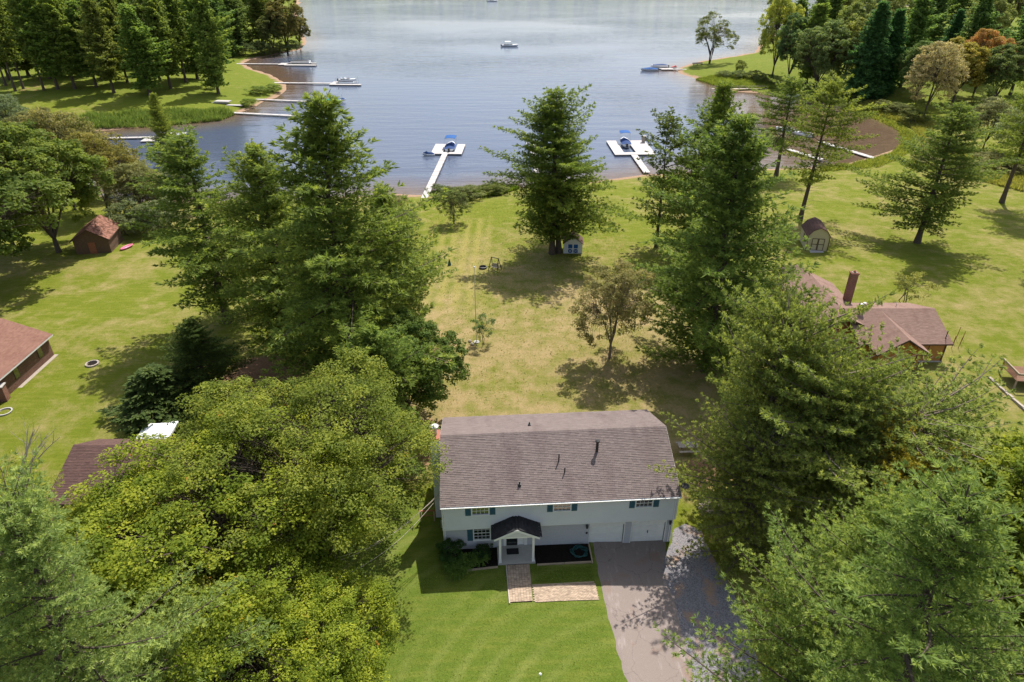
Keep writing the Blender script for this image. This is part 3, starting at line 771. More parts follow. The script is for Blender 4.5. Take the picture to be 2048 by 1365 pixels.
# ================================================================== MAIN HOUSE
HX, HY, HYAW, HL = -5.23, 37.7, .066, 17.81
house = empty('house', (HX, HY, 0), HYAW, 'long pale grey two storey house with weathered brown roof and attached garage', 'house')
EAVE, RIDGE, FY, BY, RY = 5.15, 7.48, -.70, 10.24, 4.80
LOW = -.5                                                        # walls go a little into the ground
def lap_wall(mb, x0, x1, y, z0, z1, holes, step=.125, out=-1, plane='x', lip=.018):
    """lapped boards with real openings; plane 'x': wall in the xz plane at y, facing -y (out=-1); plane 'y': in the yz plane"""
    zs = {z0, z1}
    k = 0
    while z0 + k * step < z1: zs.add(round(z0 + k * step, 4)); k += 1
    for h in holes: zs.update((h[2], h[3]))
    zs = sorted(z for z in zs if z0 <= z <= z1)
    for a, b in zip(zs, zs[1:]):
        if b - a < 1e-4: continue
        xs = [(x0, x1)]
        for h in holes:
            if a >= h[2] - 1e-6 and b <= h[3] + 1e-6:
                nxt = []
                for p, q in xs:
                    if h[0] > p: nxt.append((p, min(q, h[0])))
                    if h[1] < q: nxt.append((max(p, h[1]), q))
                xs = [(p, q) for p, q in nxt if q - p > 1e-4]
        fr = lambda z: lip * (1 - ((z - z0) % step) / step)
        tint = random.uniform(.42, .58)
        for p, q in xs:
            o0, o1 = y + out * lip * (1 - ((a - z0 + 1e-6) % step) / step), y + out * lip * (1 - ((b - z0 - 1e-6) % step) / step)
            if plane == 'x': vs = [(p, o0, a), (q, o0, a), (q, o1, b), (p, o1, b), (p, y, a), (q, y, a)]
            else: vs = [(o0, p, a), (o0, q, a), (o1, q, b), (o1, p, b), (y, p, a), (y, q, a)]
            mb.add(vs, [(0, 1, 2, 3), (4, 5, 1, 0)], tint)
    return mb
UPF = -.42                                                       # face of the overhanging upper storey
upw = [(2.25, 3.45, 4.02, 5.02), (8.37, 9.6, 4.02, 5.02), (14.6, 15.82, 4.02, 5.02)]
low_w = (2.32, 3.52, .98, 2.28)
door_h = (4.80, 6.17, .16, 2.25)
gd = [(11.32, 14.02, -.32, 2.12), (14.62, 17.30, -.34, 2.10)]
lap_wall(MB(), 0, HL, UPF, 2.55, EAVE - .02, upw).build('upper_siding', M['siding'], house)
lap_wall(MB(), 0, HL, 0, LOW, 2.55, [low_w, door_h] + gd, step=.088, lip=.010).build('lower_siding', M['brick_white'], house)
b = MB(); b.box(.002, HL - .002, UPF + .004, .0, 2.50, 2.549); b.build('overhang_soffit', M['white'], house)
for x, nm in ((0, 'gable_wall'), (HL, 'gable_wall')):
    g = MB(); o = -1 if x == 0 else 1
    lap_wall(g, UPF, 9.96, x, 2.55, EAVE - .02, [], plane='y', out=o)
    lap_wall(g, 0, 9.9, x, LOW, 2.55, [], plane='y', out=o)
    z = EAVE - .02
    while z < RIDGE - .1:
        f0, f1 = (z - EAVE) / (RIDGE - EAVE), (min(z + .125, RIDGE - .05) - EAVE) / (RIDGE - EAVE)
        ya, yb, yc, yd = UPF + (RY - UPF) * f0, 9.96 - (9.96 - RY) * f0, UPF + (RY - UPF) * f1, 9.96 - (9.96 - RY) * f1
        g.add([(x + o * .018, ya, z), (x + o * .018, yb, z), (x, yd, z + .125), (x, yc, z + .125)], [(0, 1, 2, 3)]); z += .125
    g.build(nm, M['siding'], house)
lap_wall(MB(), 0, HL, 9.96, LOW, EAVE - .02, [], out=1).build('back_wall', M['siding'], house)
for x in (-.03, HL - .06):
    b = MB(); b.box(x, x + .09, UPF - .03, UPF + .06, 2.551, EAVE - .03); b.build('corner_trim', M['white'], house)
    b = MB(); b.box(x, x + .09, -.022, .06, LOW, 2.499); b.build('corner_trim', M['white'], house)
b = MB(); b.prism([(FY - .13, EAVE - .04), (FY - .03, EAVE - .04), (FY - .03, EAVE - .15), (FY - .10, EAVE - .15)], -.08, HL + .08, 'x'); b.build('gutter', M['white'], house)
for x in (.12, HL - .2):
    b = MB(); b.tube([(x, FY - .08, EAVE - .14), (x, UPF - .07, EAVE - .45), (x, UPF - .07, 2.6), (x, -.07, 2.35), (x, -.07, -.2)], .035, 6); b.build('downspout', M['white'], house)

def shingles(mb, o, ux, uy, n, L, W, course=.145, tab=.33, thick=.022, seed=3):
    """courses of separate tabs on a slope: o lower-left corner, ux along the eave, uy up the slope, n normal"""
    rg = random.Random(seed); o, ux, uy, n = Vector(o), Vector(ux).normalized(), Vector(uy).normalized(), Vector(n).normalized()
    nc = int(math.ceil(W / course))
    for j in range(nc):
        v0, v1 = j * course, min((j + 1) * course + .02, W)
        x = -rg.uniform(0, tab)
        row = rg.uniform(-.1, .1)
        while x < L:
            w = tab * rg.uniform(.92, 1.08); a, b_ = max(0, x), min(L, x + w - .008); x += w
            if b_ - a < .02: continue
            t0 = thick * rg.uniform(.8, 1.5)
            A, B = o + ux * a + uy * v0, o + ux * b_ + uy * v0; C, D = o + ux * b_ + uy * v1, o + ux * a + uy * v1
            mb.add([A + n * t0, B + n * t0, C + n * .002, D + n * .002, A, B], [(0, 1, 2, 3), (4, 5, 1, 0)], min(1, max(0, rg.gauss(.5, .24) + row)))
    return mb
def gable_roof(parent, x0, x1, yf, yb, yr, ze, zr, mat, trim, th=.14, name='roof', tiles=True, seed=3, tab=.33, course=.145, rake=.05):
    """two slabs with shingle courses, ridge caps, fascia; ridge runs along local x. Returns the roof object."""
    r = MB()
    for y in (yf, yb):
        r.add([(x0, y, ze), (x1, y, ze), (x1, yr, zr), (x0, yr, zr), (x0, y, ze - th), (x1, y, ze - th), (x1, yr, zr - th), (x0, yr, zr - th)],
              [(0, 1, 2, 3), (4, 7, 6, 5), (0, 4, 5, 1), (1, 5, 6, 2), (3, 7, 4, 0)])
    ro = r.build(name, mat, parent)
    if tiles:
        s = MB()
        for y, sgn in ((yf, 1), (yb, -1)):
            uy = Vector((0, yr - y, zr - ze)); n = Vector((1, 0, 0)).cross(uy) * sgn
            if n.z < 0: n = -n
            shingles(s, (x0 - .01, y - .02 * sgn, ze + .004), (1, 0, 0), uy, n, x1 - x0 + .02, uy.length + .02, course, tab, seed=seed)
        so = s.build('shingles', mat, ro); so['kind'] = 'stuff'
        c = MB(); k = 0; x = x0
        while x < x1:
            d = .22; q = min(.30, x1 - x)
            zz = zr + .022
            for sg in (-1, 1):
                yo = yr + sg * .16; zo = zz - .16 * (zr - ze) / abs(yr - yf)
                c.add([(x, yr, zz + .02), (x + q, yr, zz + .004), (x + q, yo, zo + .004), (x, yo, zo + .02), (x, yo, zo - .02), (x, yr, zz - .02)], [(0, 1, 2, 3), (3, 4, 5, 0)], random.uniform(.2, .7))
            x += .25
        c.build('ridge_cap', mat, ro)
    f = MB()
    for y, sg in ((yf, -1), (yb, 1)):
        f.box(x0, x1, min(y + sg * .003, y + sg * .028), max(y + sg * .003, y + sg * .028), ze - th - .02, ze - .015)
    for x, sg in ((x0, -1), (x1, 1)):
        for y in (yf, yb):
            f.prism([(y, ze - .015), (yr, zr - .015), (yr, zr - th - .03), (y, ze - th - .03)], x + sg * .003, x + sg * .03, 'x')
    f.build('fascia', trim, ro)
    return ro
roof = gable_roof(house, -.08, HL + .08, FY, BY, RY, EAVE, RIDGE, M['roof_main'], M['white'], seed=5)
def on_front(x, y): return EAVE + (RIDGE - EAVE) * (y - FY) / (RY - FY)
def on_back(x, y): return EAVE + (RIDGE - EAVE) * (BY - y) / (BY - RY)
def pipe(parent, x, y, z, h, r, mat, cap=False, flash=True, name='vent_pipe'):
    m = MB(); m.tube([(x, y, z - .1), (x, y, z + h)], r, 10)
    if cap: m.tube([(x, y, z + h + .03), (x, y, z + h + .12)], r * 1.7, 10); m.tube([(x, y, z + h + .12), (x, y, z + h + .2)], [r * 1.7, .02], 10)
    o = m.build(name, mat, parent)
    return o
pipe(roof, 9.0, 2.35, on_front(0, 2.35), .75, .055, M['dark'])
pipe(roof, 9.35, 1.45, on_front(0, 1.45), .55, .05, M['dark'])
pipe(roof, 12.05, 3.0, on_front(0, 3.0), .95, .11, M['dark'], cap=True, name='stove_pipe')
for x, y, f in ((5.85, .65, on_front), (7.1, 6.6, on_back)):
    m = MB(); z = f(0, y); m.box(x - .11, x + .11, y - .12, y + .12, z - .05, z + .16); m.tube([(x, y, z + .1), (x, y, z + .38)], .06, 8); m.build('roof_vent', M['dark'], roof)
# exterior chimney on the left end
ch = MB(); ch.box(-.80, -.10, 3.55, 4.75, LOW, 8.0); chim = ch.build('chimney', M['siding'], house)
c = MB(); c.box(-.86, -.04, 3.48, 4.82, 8.0, 8.07); c.box(-.78, -.12, 3.57, 4.73, 8.07, 8.12); c.build('rusty_cap', M['terracotta'], chim)
c = MB(); c.tube([(-.45, 4.15, 8.1), (-.45, 4.15, 8.75)], .17, 14); c.tube([(-.45, 4.15, 8.78), (-.45, 4.15, 8.96)], [.30, .33], 16); c.tube([(-.45, 4.15, 8.96), (-.45, 4.15, 9.02)], [.33, .2], 16); c.build('flue_pipe', M['metal'], chim, smooth=False)

def window(parent, x0, x1, z0, z1, y, cols=4, rows=3, sh=True, sw=.42, frame=M['white']):
    f = MB(); w = .07
    f.box(x0 - w, x1 + w, y - .035, y + .10, z1, z1 + w); f.box(x0 - w, x1 + w, y - .035, y + .10, z0 - w, z0)
    f.box(x0 - w, x0, y - .034, y + .10, z0, z1); f.box(x1, x1 + w, y - .034, y + .10, z0, z1)
    win = f.build('window', frame, parent)
    s = MB(); s.box(x0 - w - .03, x1 + w + .03, y - .08, y - .036, z0 - w - .03, z0 - .02); s.build('sill', frame, win)
    g = MB(); g.box(x0, x1, y + .035, y + .045, z0, z1); g.build('pane', M['glass'], win)
    m = MB()
    for i in range(1, cols): x = x0 + (x1 - x0) * i / cols; m.box(x - .012, x + .012, y + .012, y + .034, z0, z1)
    for j in range(1, rows):
        z = z0 + (z1 - z0) * j / rows; t_ = .022 if j == rows // 2 and rows > 2 else .012
        m.box(x0, x1, y + .008, y + .030, z - t_, z + t_)
    m.build('muntin', frame, win)
    if sh:
        for a in (x0 - w - .03 - sw, x1 + w + .03):
            q = MB(); q.box(a, a + sw, y - .05, y - .022, z0 - .06, z1 + .06)
            z = z0
            while z < z1 - .05: q.add([(a + .05, y - .052, z), (a + sw - .05, y - .052, z), (a + sw - .05, y - .064, z + .045), (a + .05, y - .064, z + .045), (a + .05, y - .05, z + .05), (a + sw - .05, y - .05, z + .05)], [(0, 1, 2, 3), (3, 2, 5, 4)]); z += .06
            q.build('shutter', M['shutter'], parent)
    return win
for x0, x1, z0, z1 in upw: window(house, x0, x1, z0, z1, UPF)
window(house, *low_w, 0, 4, 4)
room = MB(); room.box(.2, HL - .2, .2, 9.7, .0, .05); room.build('floor_slab', M['interior'], house)
for x0, x1, z0, z1 in upw + [low_w]:
    yy = UPF if z0 > 2.5 else 0
    cur = MB(); cur.box(x0 - .1, x1 + .1, yy + .3, yy + .32, z0 - .1, z1 + .1); cur.build('window_blind', M['curtain'], house)
# garage doors: clipped top corners, raised panels
for k, (x0, x1, z0, z1) in enumerate(gd):
    cut = .32
    d = MB(); d.box(x0 + .035, x1 - .035, .17, .21, z0, z1 - .04); door = d.build('garage_door', M['white'], house)
    d = MB(); d.box(x0, x1, .22, .25, z0, z1); d.build('shadow_gap', M['black'], door)  # solid black backing, stands in for the shade in the door joints
    for j in range(4):
        za, zb = z0 + (z1 - z0) * j / 4 + .02, z0 + (z1 - z0) * (j + 1) / 4 - .02
        for i in range(4):
            p = MB(); xa, xb = x0 + (x1 - x0) * i / 4 + .05, x0 + (x1 - x0) * (i + 1) / 4 - .05
            p.box(xa, xb, .150, .1695, za + .03, zb - .03, random.uniform(.4, .6)); p.build('panel', M['white'], door)
    t_ = MB()
    for xc, s in ((x0, 1), (x1, -1)):
        t_.prism([(xc, z1), (xc + s * cut, z1), (xc, z1 - cut)], -.012, .149, 'y')
    t_.box(x0 - .05, x0 - .001, -.016, .16, z0, z1); t_.box(x1 + .001, x1 + .05, -.016, .16, z0, z1); t_.box(x0 - .05, x1 + .05, -.016, .16, z1 + .001, z1 + .05)
    t_.build('door_frame', M['white'], door)
    if k == 1:
        h_ = MB(); h_.box((x0 + x1) / 2 - .02, (x0 + x1) / 2 + .02, .10, .150, z0 + 1.0, z0 + 1.25); h_.build('handle', M['dark'], door)
for x in (11.05, 17.58):
    l_ = MB(); l_.box(x - .05, x + .05, -.05, -.012, 1.75, 2.05); l_.lathe([(.02, 2.12), (.10, 2.05), (.085, 1.8), (.05, 1.72), (.0, 1.70)], (x, -.16, 0), 8); l_.bar((x, -.02, 2.0), (x, -.16, 2.08), .03); l_.build('wall_lamp', M['dark'], house)
l_ = MB(); l_.box(11.0, 11.14, -.06, -.012, 1.05, 1.22); l_.build('keypad_box', M['dark'], house)
# porch
PX0, PX1, PD = 4.12, 6.86, -1.78
b = MB(); b.box(PX0 - .05, PX1 + .05, PD, -.012, -.4, .15); b.build('porch_slab', M['concrete'], house)
for x in (PX0 + .12, PX1 - .12):
    c = MB(); c.box(x - .085, x + .085, PD + .1, PD + .27, .15, 2.70); c.box(x - .11, x + .11, PD + .07, PD + .30, .15, .26); c.box(x - .11, x + .11, PD + .07, PD + .30, 2.62, 2.70); c.build('column', M['white'], house)
b = MB(); b.box(PX0 - .06, PX1 + .06, PD + .06, PD + .29, 2.70, 2.86); b.box(PX0 - .05, PX0 + .12, PD + .29, -.012, 2.70, 2.86); b.box(PX1 - .12, PX1 + .05, PD + .29, -.012, 2.70, 2.86); b.build('beam', M['white'], house)
pcx, pe, pz = (PX0 + PX1) / 2, 2.84, 3.72
pr = MB()
for s in (-1, 1):
    e = pcx + s * 1.70
    pr.add([(pcx, PD - .09, pz), (pcx, UPF - .02, pz), (e, UPF - .02, pe), (e, PD - .09, pe), (pcx, PD - .09, pz - .1), (pcx, UPF - .02, pz - .1), (e, UPF - .02, pe - .1), (e, PD - .09, pe - .1)],
           [(0, 1, 2, 3), (4, 7, 6, 5), (3, 2, 6, 7), (0, 3, 7, 4)])
pro = pr.build('porch_roof', M['roof_dark'], house)
s_ = MB()
for s in (-1, 1):
    o = Vector((pcx + s * 1.87, PD - .10 if s > 0 else UPF - .02, pe + .003)); ux = Vector((0, s, 0)); uy = Vector((-s * 1.70, 0, pz - pe))
    shingles(s_, o, ux, uy, Vector((s * (pz - pe), 0, 1.70)), abs(PD - .09 - UPF) + .02, uy.length, .14, .3, seed=8 + s)
so = s_.build('shingles', M['roof_dark'], pro); so['kind'] = 'stuff'
b = MB()
for s in (-1, 1):
    b.add([(pcx, PD - .095, pz - .01), (pcx + s * 1.70, PD - .095, pe - .01), (pcx + s * 1.70, PD - .095, pe - .20), (pcx, PD - .095, pz - .21),
           (pcx, PD - .12, pz - .01), (pcx + s * 1.70, PD - .12, pe - .01), (pcx + s * 1.70, PD - .12, pe - .20), (pcx, PD - .12, pz - .21)], [(4, 5, 6, 7), (0, 1, 5, 4), (2, 3, 7, 6), (1, 2, 6, 5)])
b.build('rake_trim', M['white'], pro)
b = MB(); b.prism([(pcx - 1.45, 2.865), (pcx + 1.45, 2.865), (pcx, pz - .16)], PD + .04, PD + .10, 'y')
b.build('pediment', M['siding'], house)
d = MB(); d.box(4.81, 5.67, .03, .07, .17, 2.24); dr = d.build('front_door', M['black'], house)
d = MB(); d.box(4.87, 5.61, .018, .029, .35, 2.1); d.build('storm_glass', M['glass'], dr)
d = MB(); d.box(5.55, 5.59, -.02, .03, 1.1, 1.3); d.build('handle', M['metal'], dr)
d = MB(); d.box(5.75, 6.16, .03, .07, .9, 2.24); d.build('sidelight', M['glass'], house)
d = MB(); d.box(5.75, 6.16, .028, .07, .16, .9); d.box(5.67, 5.75, -.02, .07, .16, 2.25); d.box(4.58, 4.80, -.03, .05, .16, 2.3); d.box(6.17, 6.43, -.03, .05, .16, 2.3); d.box(4.58, 6.43, -.031, .05, 2.3, 2.36); d.build('door_surround', M['white'], house)
d = MB(); d.box(HL + .10, HL + .16, .1, .16, 5.0, 6.1); d.tube([(HL + .13, .13, 6.0), (HL + .45, -.25, 6.15)], .03, 6); d.lathe([(.02, 0), (.22, .06), (.34, .16), (.335, .17), (.2, .075), (.0, .02)], (HL + .4, -.2, 5.55), 14); d.build('satellite_dish', M['dark'], house)
d = MB(); d.box(-.26, -.03, 1.2, 1.5, 1.2, 1.75); d.tube([(-.12, 1.35, 1.7), (-.12, 1.35, 4.6)], .03, 6); d.build('electric_meter', M['metal'], house)
m_ = MB(); m_.box(-.47, .47, -.30, .30, 0, .018); tag(m_.build('doormat', M['mat'], None, loc=house.matrix_basis @ Vector((5.25, -.62, .152)), rz=HYAW), 'dark doormat lying on the front porch slab', 'doormat')

def HW(x, y, z=0):
    c_, s_ = math.cos(HYAW), math.sin(HYAW)
    return Vector((HX + c_ * x - s_ * y, HY + s_ * x + c_ * y, z))
# service wires from the left end of the house towards the trees
for k, (dx, e) in enumerate(((0, (-12.2, 30.2, 6.6)), (.0, (-12.4, 30.9, 6.2)), (0, (-11.3, 29.2, 6.4)))):
    a = HW(-.14, 1.35, 4.75 - .12 * k); e = Vector(e); w = MB()
    w.tube([a.lerp(e, i / 12) - Vector((0, 0, 1.1 * math.sin(math.pi * i / 12))) for i in range(13)], .017, 5)
    o = w.build('service_wire', M['oldwood']); tag(o, ['upper', 'middle', 'lower'][k] + ' of the three pale wires slanting down from the left end of the house', 'wire', 'service wires at the house')

# ------------------------------------------------------------------ front beds, walk
def bed(name, pts, label):
    """mulch sheet on the ground from a world outline"""
    A, B = pts
    return drape(name, A, B, M['soil'], .035, 14, 5, label, False)
bed('mulch_bed', ([HW(.1, -.03)[:2], HW(4.05, -.03)[:2]], [HW(.5, -2.1)[:2], HW(4.05, -1.9)[:2]]), 'dark mulch bed left of the porch')
bed('mulch_bed', ([HW(6.93, -.03)[:2], HW(11.22, -.03)[:2]], [HW(6.93, -1.9)[:2], HW(11.22, -1.9)[:2]]), 'dark mulch bed between the porch and the garage')
def edging(name, a, b, w, h, mat, label, cat='edging', group=None, n=2):
    root = empty(name, (a[0], a[1], H(a[0], a[1])), 0, label, cat, group)
    a, b = Vector((a[0], a[1], 0)), Vector((b[0], b[1], 0))
    for i in range(n):
        p, q = a.lerp(b, (i + .01) / n), a.lerp(b, (i + .99) / n)
        m = MB(); m.bar((p.x - a.x, p.y - a.y, h / 2 - .03), (q.x - a.x, q.y - a.y, h / 2 - .03), w, h, random.uniform(.2, .8)); m.build('timber', mat, root)
    return root
edging('landscape_timber', HW(7.0, -1.97), HW(11.2, -1.95), .11, .14, M['timber'], 'weathered timber along the front of the mulch bed right of the porch')
edging('landscape_timber', HW(11.30, -.1), HW(11.27, -2.0), .10, .16, M['timber'], 'weathered timber between the mulch bed and the driveway', n=1)
edging('landscape_timber', HW(1.65, -2.14), HW(4.05, -1.98), .12, .14, M['timber'], 'weathered timber along the front of the mulch bed left of the porch')
# brick walk: an L of separate pavers
walk = tag(drape('walkway', [HW(4.70, -1.80)[:2], HW(4.76, -5.24)[:2]], [HW(6.34, -1.80)[:2], HW(6.34, -5.28)[:2]], M['soil'], .03, 10, 3, skirt=False), 'L shaped walkway of worn tan pavers below the porch', kind='structure')
rp = random.Random(4)
pv = MB()
def paver(x, y, w, l):
    c_ = HW(x, y); z = H(c_.x, c_.y) + .04 + rp.uniform(0, .014)
    q = [HW(x - w / 2 + .006, y - l / 2 + .006), HW(x + w / 2 - .006, y - l / 2 + .006), HW(x + w / 2 - .006, y + l / 2 - .006), HW(x - w / 2 + .006, y + l / 2 - .006)]
    pv.add([(p.x, p.y, z - .05) for p in q] + [(p.x, p.y, z) for p in q], [(4, 5, 6, 7), (0, 1, 5, 4), (1, 2, 6, 5), (2, 3, 7, 6), (3, 0, 4, 7)], min(1, max(0, rp.gauss(.5, .25))))
y = -1.90
while y > -5.2:
    x = 4.86
    while x < 6.30: paver(x, y, .205, .105); x += .205
    y -= .105
y = -3.93; j = 0
while y > -5.3:
    x = 6.44 - (.1 if j % 2 else 0)
    while x < 11.12:
        w_ = min(.205, 11.2 - x)
        if x > 6.40: paver(x + w_ / 2, y, w_, .105)
        x += .205
    y -= .105; j += 1
po = pv.build('pavers', M['paver'], walk); po['kind'] = 'stuff'
edging('walk_edging', HW(4.68, -1.85), HW(4.72, -5.36), .09, .13, M['oldwood'], 'pale edging timber down the left side of the brick walk', n=3)
edging('walk_edging', HW(6.40, -1.85), HW(6.37, -3.78), .09, .13, M['timber'], 'edging timber down the right side of the brick walk')
edging('walk_edging', HW(6.42, -3.84), HW(11.1, -3.84), .08, .10, M['timber'], 'low timber along the upper edge of the side paving')
# coiled hose
m = MB()
hp = HW(10.4, -.95); pts = []
for i in range(120):
    a = i * .33; r = .44 + .09 * math.sin(i * 1.7) + .002 * i; pts.append((r * math.cos(a), r * math.sin(a) * .9, .05 + .0012 * i + .03 * (i % 7) / 7))
m.tube(pts, .022, 5); tag(m.build('garden_hose', M['hose'], None, loc=(hp.x, hp.y, H(hp.x, hp.y) + .03)), 'coiled teal garden hose lying on the mulch near the garage', 'hose')
# globe marker on the front lawn
p = G(1080, 1362)
e = empty('lawn_globe', p, 0, 'small white globe on a thin stake in the front lawn', 'marker')
m = MB(); m.tube([(0, 0, -.05), (0, 0, .62)], .014, 6); m.build('stake', M['dark'], e)
m = MB(); m.lathe([(.0, .58), (.07, .61), (.10, .68), (.07, .75), (.0, .78)], n=14); m.build('globe', M['lamp_glass'], e, True)
# picnic table behind the right end of the house
p = G(1374, 903)
e = empty('picnic_table', p, .03, 'weathered wooden picnic table behind the right end of the house', 'table')
for k in range(4):
    m = MB(); m.box(-.92, .92, -.36 + k * .18, -.20 + k * .18, .72, .76, random.random()); m.build('plank', M['oldwood'], e)
for y in (-.72, .62):
    m = MB(); m.box(-.92, .92, y, y + .24, .43, .47, random.random()); m.build('bench_plank', M['oldwood'], e)
for x in (-.62, .62):
    m = MB(); m.bar((x, -.62, 0), (x, -.18, .72), .06, .08); m.bar((x, .62, 0), (x, .18, .72), .06, .08); m.bar((x, -.75, .40), (x, .80, .40), .05, .08); m.build('leg_frame', M['timber'], e)
# pole rack beside the gravel
p = G(1428, 1028)
e = empty('pole_stack', p, -.55, 'stack of pale poles on a rack beside the gravel strip', 'wood stack')
for k in range(9):
    m = MB(); y = -.7 + k * .17; m.tube([(-1.3 + .1 * (k % 3), y, .62), (1.3 - .14 * (k % 2), y + .03, .66)], .055, 7); m.build('pole', M['oldwood'], e)
for x in (-.8, .8):
    m = MB(); m.box(x - .06, x + .06, -.9, .9, .42, .55); m.box(x - .05, x + .05, -.85, -.75, -.05, .42); m.box(x - .05, x + .05, .75, .85, -.05, .42); m.build('rack', M['timber'], e)
# stone pile by the driveway
p = G(1341, 1125)
for k in range(7):
    a, r = random.uniform(0, 6.28), random.uniform(.1, .5); s = random.uniform(.10, .2)
    m = MB(); m.lathe([(0, -.05), (s, -.02), (s * 1.05, s * .4), (s * .7, s * .85), (0, s)], n=7)
    q = (p.x + r * math.cos(a) * .6, p.y + r * math.sin(a) * 1.2, H(p.x, p.y) + .03)
    tag(m.build('field_stone', M['stone'], None, loc=q, rz=a), 'pale stone in the small pile at the driveway edge below the garage corner', 'stone', 'stones at the driveway edge')
# side deck rail left of the house
p = HW(-2.0, 3.2)
e = empty('deck_railing', (p.x, p.y, 0), HYAW, 'small reddish wood railing beside the left end of the house', 'railing')
for x in (0, 1.1):
    m = MB(); m.box(x - .05, x + .05, -.05, .05, -.1, 1.1); m.build('post', M['timber'], e)
m = MB(); m.box(-.1, 1.2, -.07, .07, 1.1, 1.16); m.build('top_rail', M['redwood'], e)
m = MB(); m.box(.05, 1.05, -.02, .02, .55, .62); m.build('mid_rail', M['redwood'], e)

# ================================================================== NEIGHBOURING BUILDINGS
def wall_box(parent, name, x0, x1, y0, y1, z0, z1, mat):
    m = MB(); m.box(x0, x1, y0, y1, z0, z1); return m.build(name, mat, parent)
def gable_tri(parent, a, b, ze, zr, at, mat, axis='x', name='gable_wall', th=.08):
    m = MB(); m.prism([(a, ze), (b, ze), ((a + b) / 2, zr)], at - th / 2, at + th / 2, axis); return m.build(name, mat, parent)
# --- ochre house on the right with a brown roof
h2 = empty('house', (39, 64.9, 0), .0, 'ochre cottage with brown shingle roof and tall brick chimney right of the pines', 'house')
wall_box(h2, 'wall', .3, 9.35, .5, 9.6, -.3, 2.42, M['ochre'])
gable_tri(h2, .5, 9.6, 2.42, 4.1, 9.30, M['ochre'], 'x')
gable_roof(h2, -.6, 9.85, .10, 10.1, 5.1, 2.5, 4.35, M['roof_brown'], M['brown_trim'], seed=12)
wall_box(h2, 'front_wing', 1.2, 5.7, -1.2, .48, -.3, 2.2, M['ochre'])
gable_tri(h2, 1.1, 5.8, 2.2, 3.95, -1.16, M['ochre'], 'y')
r_ = gable_roof(h2, -5.2, 1.95, -2.95, 2.95, 0, 2.35, 4.25, M['roof_brown'], M['brown_trim'], seed=13)
r_.rotation_euler.z = math.pi / 2; r_.location = (3.45, 3.2, .0)
window(h2, 3.4, 5.3, 1.0, 2.05, -1.2, 3, 1, False, frame=M['brown_trim'])
window(h2, 6.3, 7.5, .9, 2.1, .5, 2, 1, False, frame=M['brown_trim'])
m = MB(); m.box(9.28, 9.42, .42, .56, -.3, 2.4); m.build('corner_board', M['brown_trim'], h2)
m = MB(); m.box(5.8, 9.4, .38, .49, -.3, .12); m.build('foundation', M['concrete'], h2)
wall_box(h2, 'side_wing', -4.2, 2.2, 3.4, 15.2, -.3, 2.5, M['ochre'])
gable_tri(h2, -4.2, 2.2, 2.5, 4.1, 3.36, M['redwood'], 'y')
r_ = gable_roof(h2, 2.6, 15.5, -3.5, 3.5, 0, 2.6, 4.3, M['roof_brown'], M['brown_trim'], seed=14)
r_.rotation_euler.z = math.pi / 2; r_.location = (-.9, 0, .02)
c = MB(); c.box(1.55, 2.35, 9.3, 10.0, 2.5, 6.7); co = c.build('chimney', M['brick'], h2)
c = MB(); c.box(1.48, 2.42, 9.23, 10.07, 6.7, 6.82); c.box(1.62, 2.28, 9.37, 9.93, 6.82, 6.88); c.build('chimney_cap', M['brick'], co)
c = MB(); c.lathe([(.16, 0), (.17, .16), (.12, .16), (.11, .02)], (1.95, 9.65, 6.88), 10); c.build('flue', M['terracotta'], co)
for dx, hh, rr in ((0, .75, .16), (.32, .9, .13)):
    c = MB(); c.tube([(1.0 + dx, 4.6, 4.0), (1.0 + dx, 4.6, 4.2 + hh)], rr * .7, 10); c.tube([(1.0 + dx, 4.6, 4.2 + hh), (1.0 + dx, 4.6, 4.45 + hh)], rr * 1.3, 10); c.build('metal_vent', M['metal'], h2)
c = MB(); c.tube([(6.0, 6.2, 3.8), (6.0, 6.2, 4.5)], .05, 8); c.build('vent_pipe', M['metal'], h2)
c = MB(); c.tube([(9.3, .9, 2.6), (9.3, .9, 3.75)], .05, 8); c.lathe([(.14, 2.70), (.12, 2.8), (.05, 2.86)], (9.3, .9, 0), 10); c.build('stove_pipe', M['dark'], h2)
c = MB(); c.box(9.45, 9.75, .9, 1.5, .3, .9); c.build('meter_box', M['metal'], h2)
# --- brown roofed outbuilding behind it
p = Vector((37.2, 83.9, H(37.2, 83.9)))
ob = empty('outbuilding', p, .35, 'small brown roofed outbuilding half hidden behind the pine boughs', 'shed')
wall_box(ob, 'wall', -1.5, 1.5, -1.4, 1.4, -.3, 2.6, M['ochre'])
gable_roof(ob, -1.8, 1.8, -1.8, 1.8, 0, 2.5, 3.6, M['roof_brown'], M['brown_trim'], seed=17)
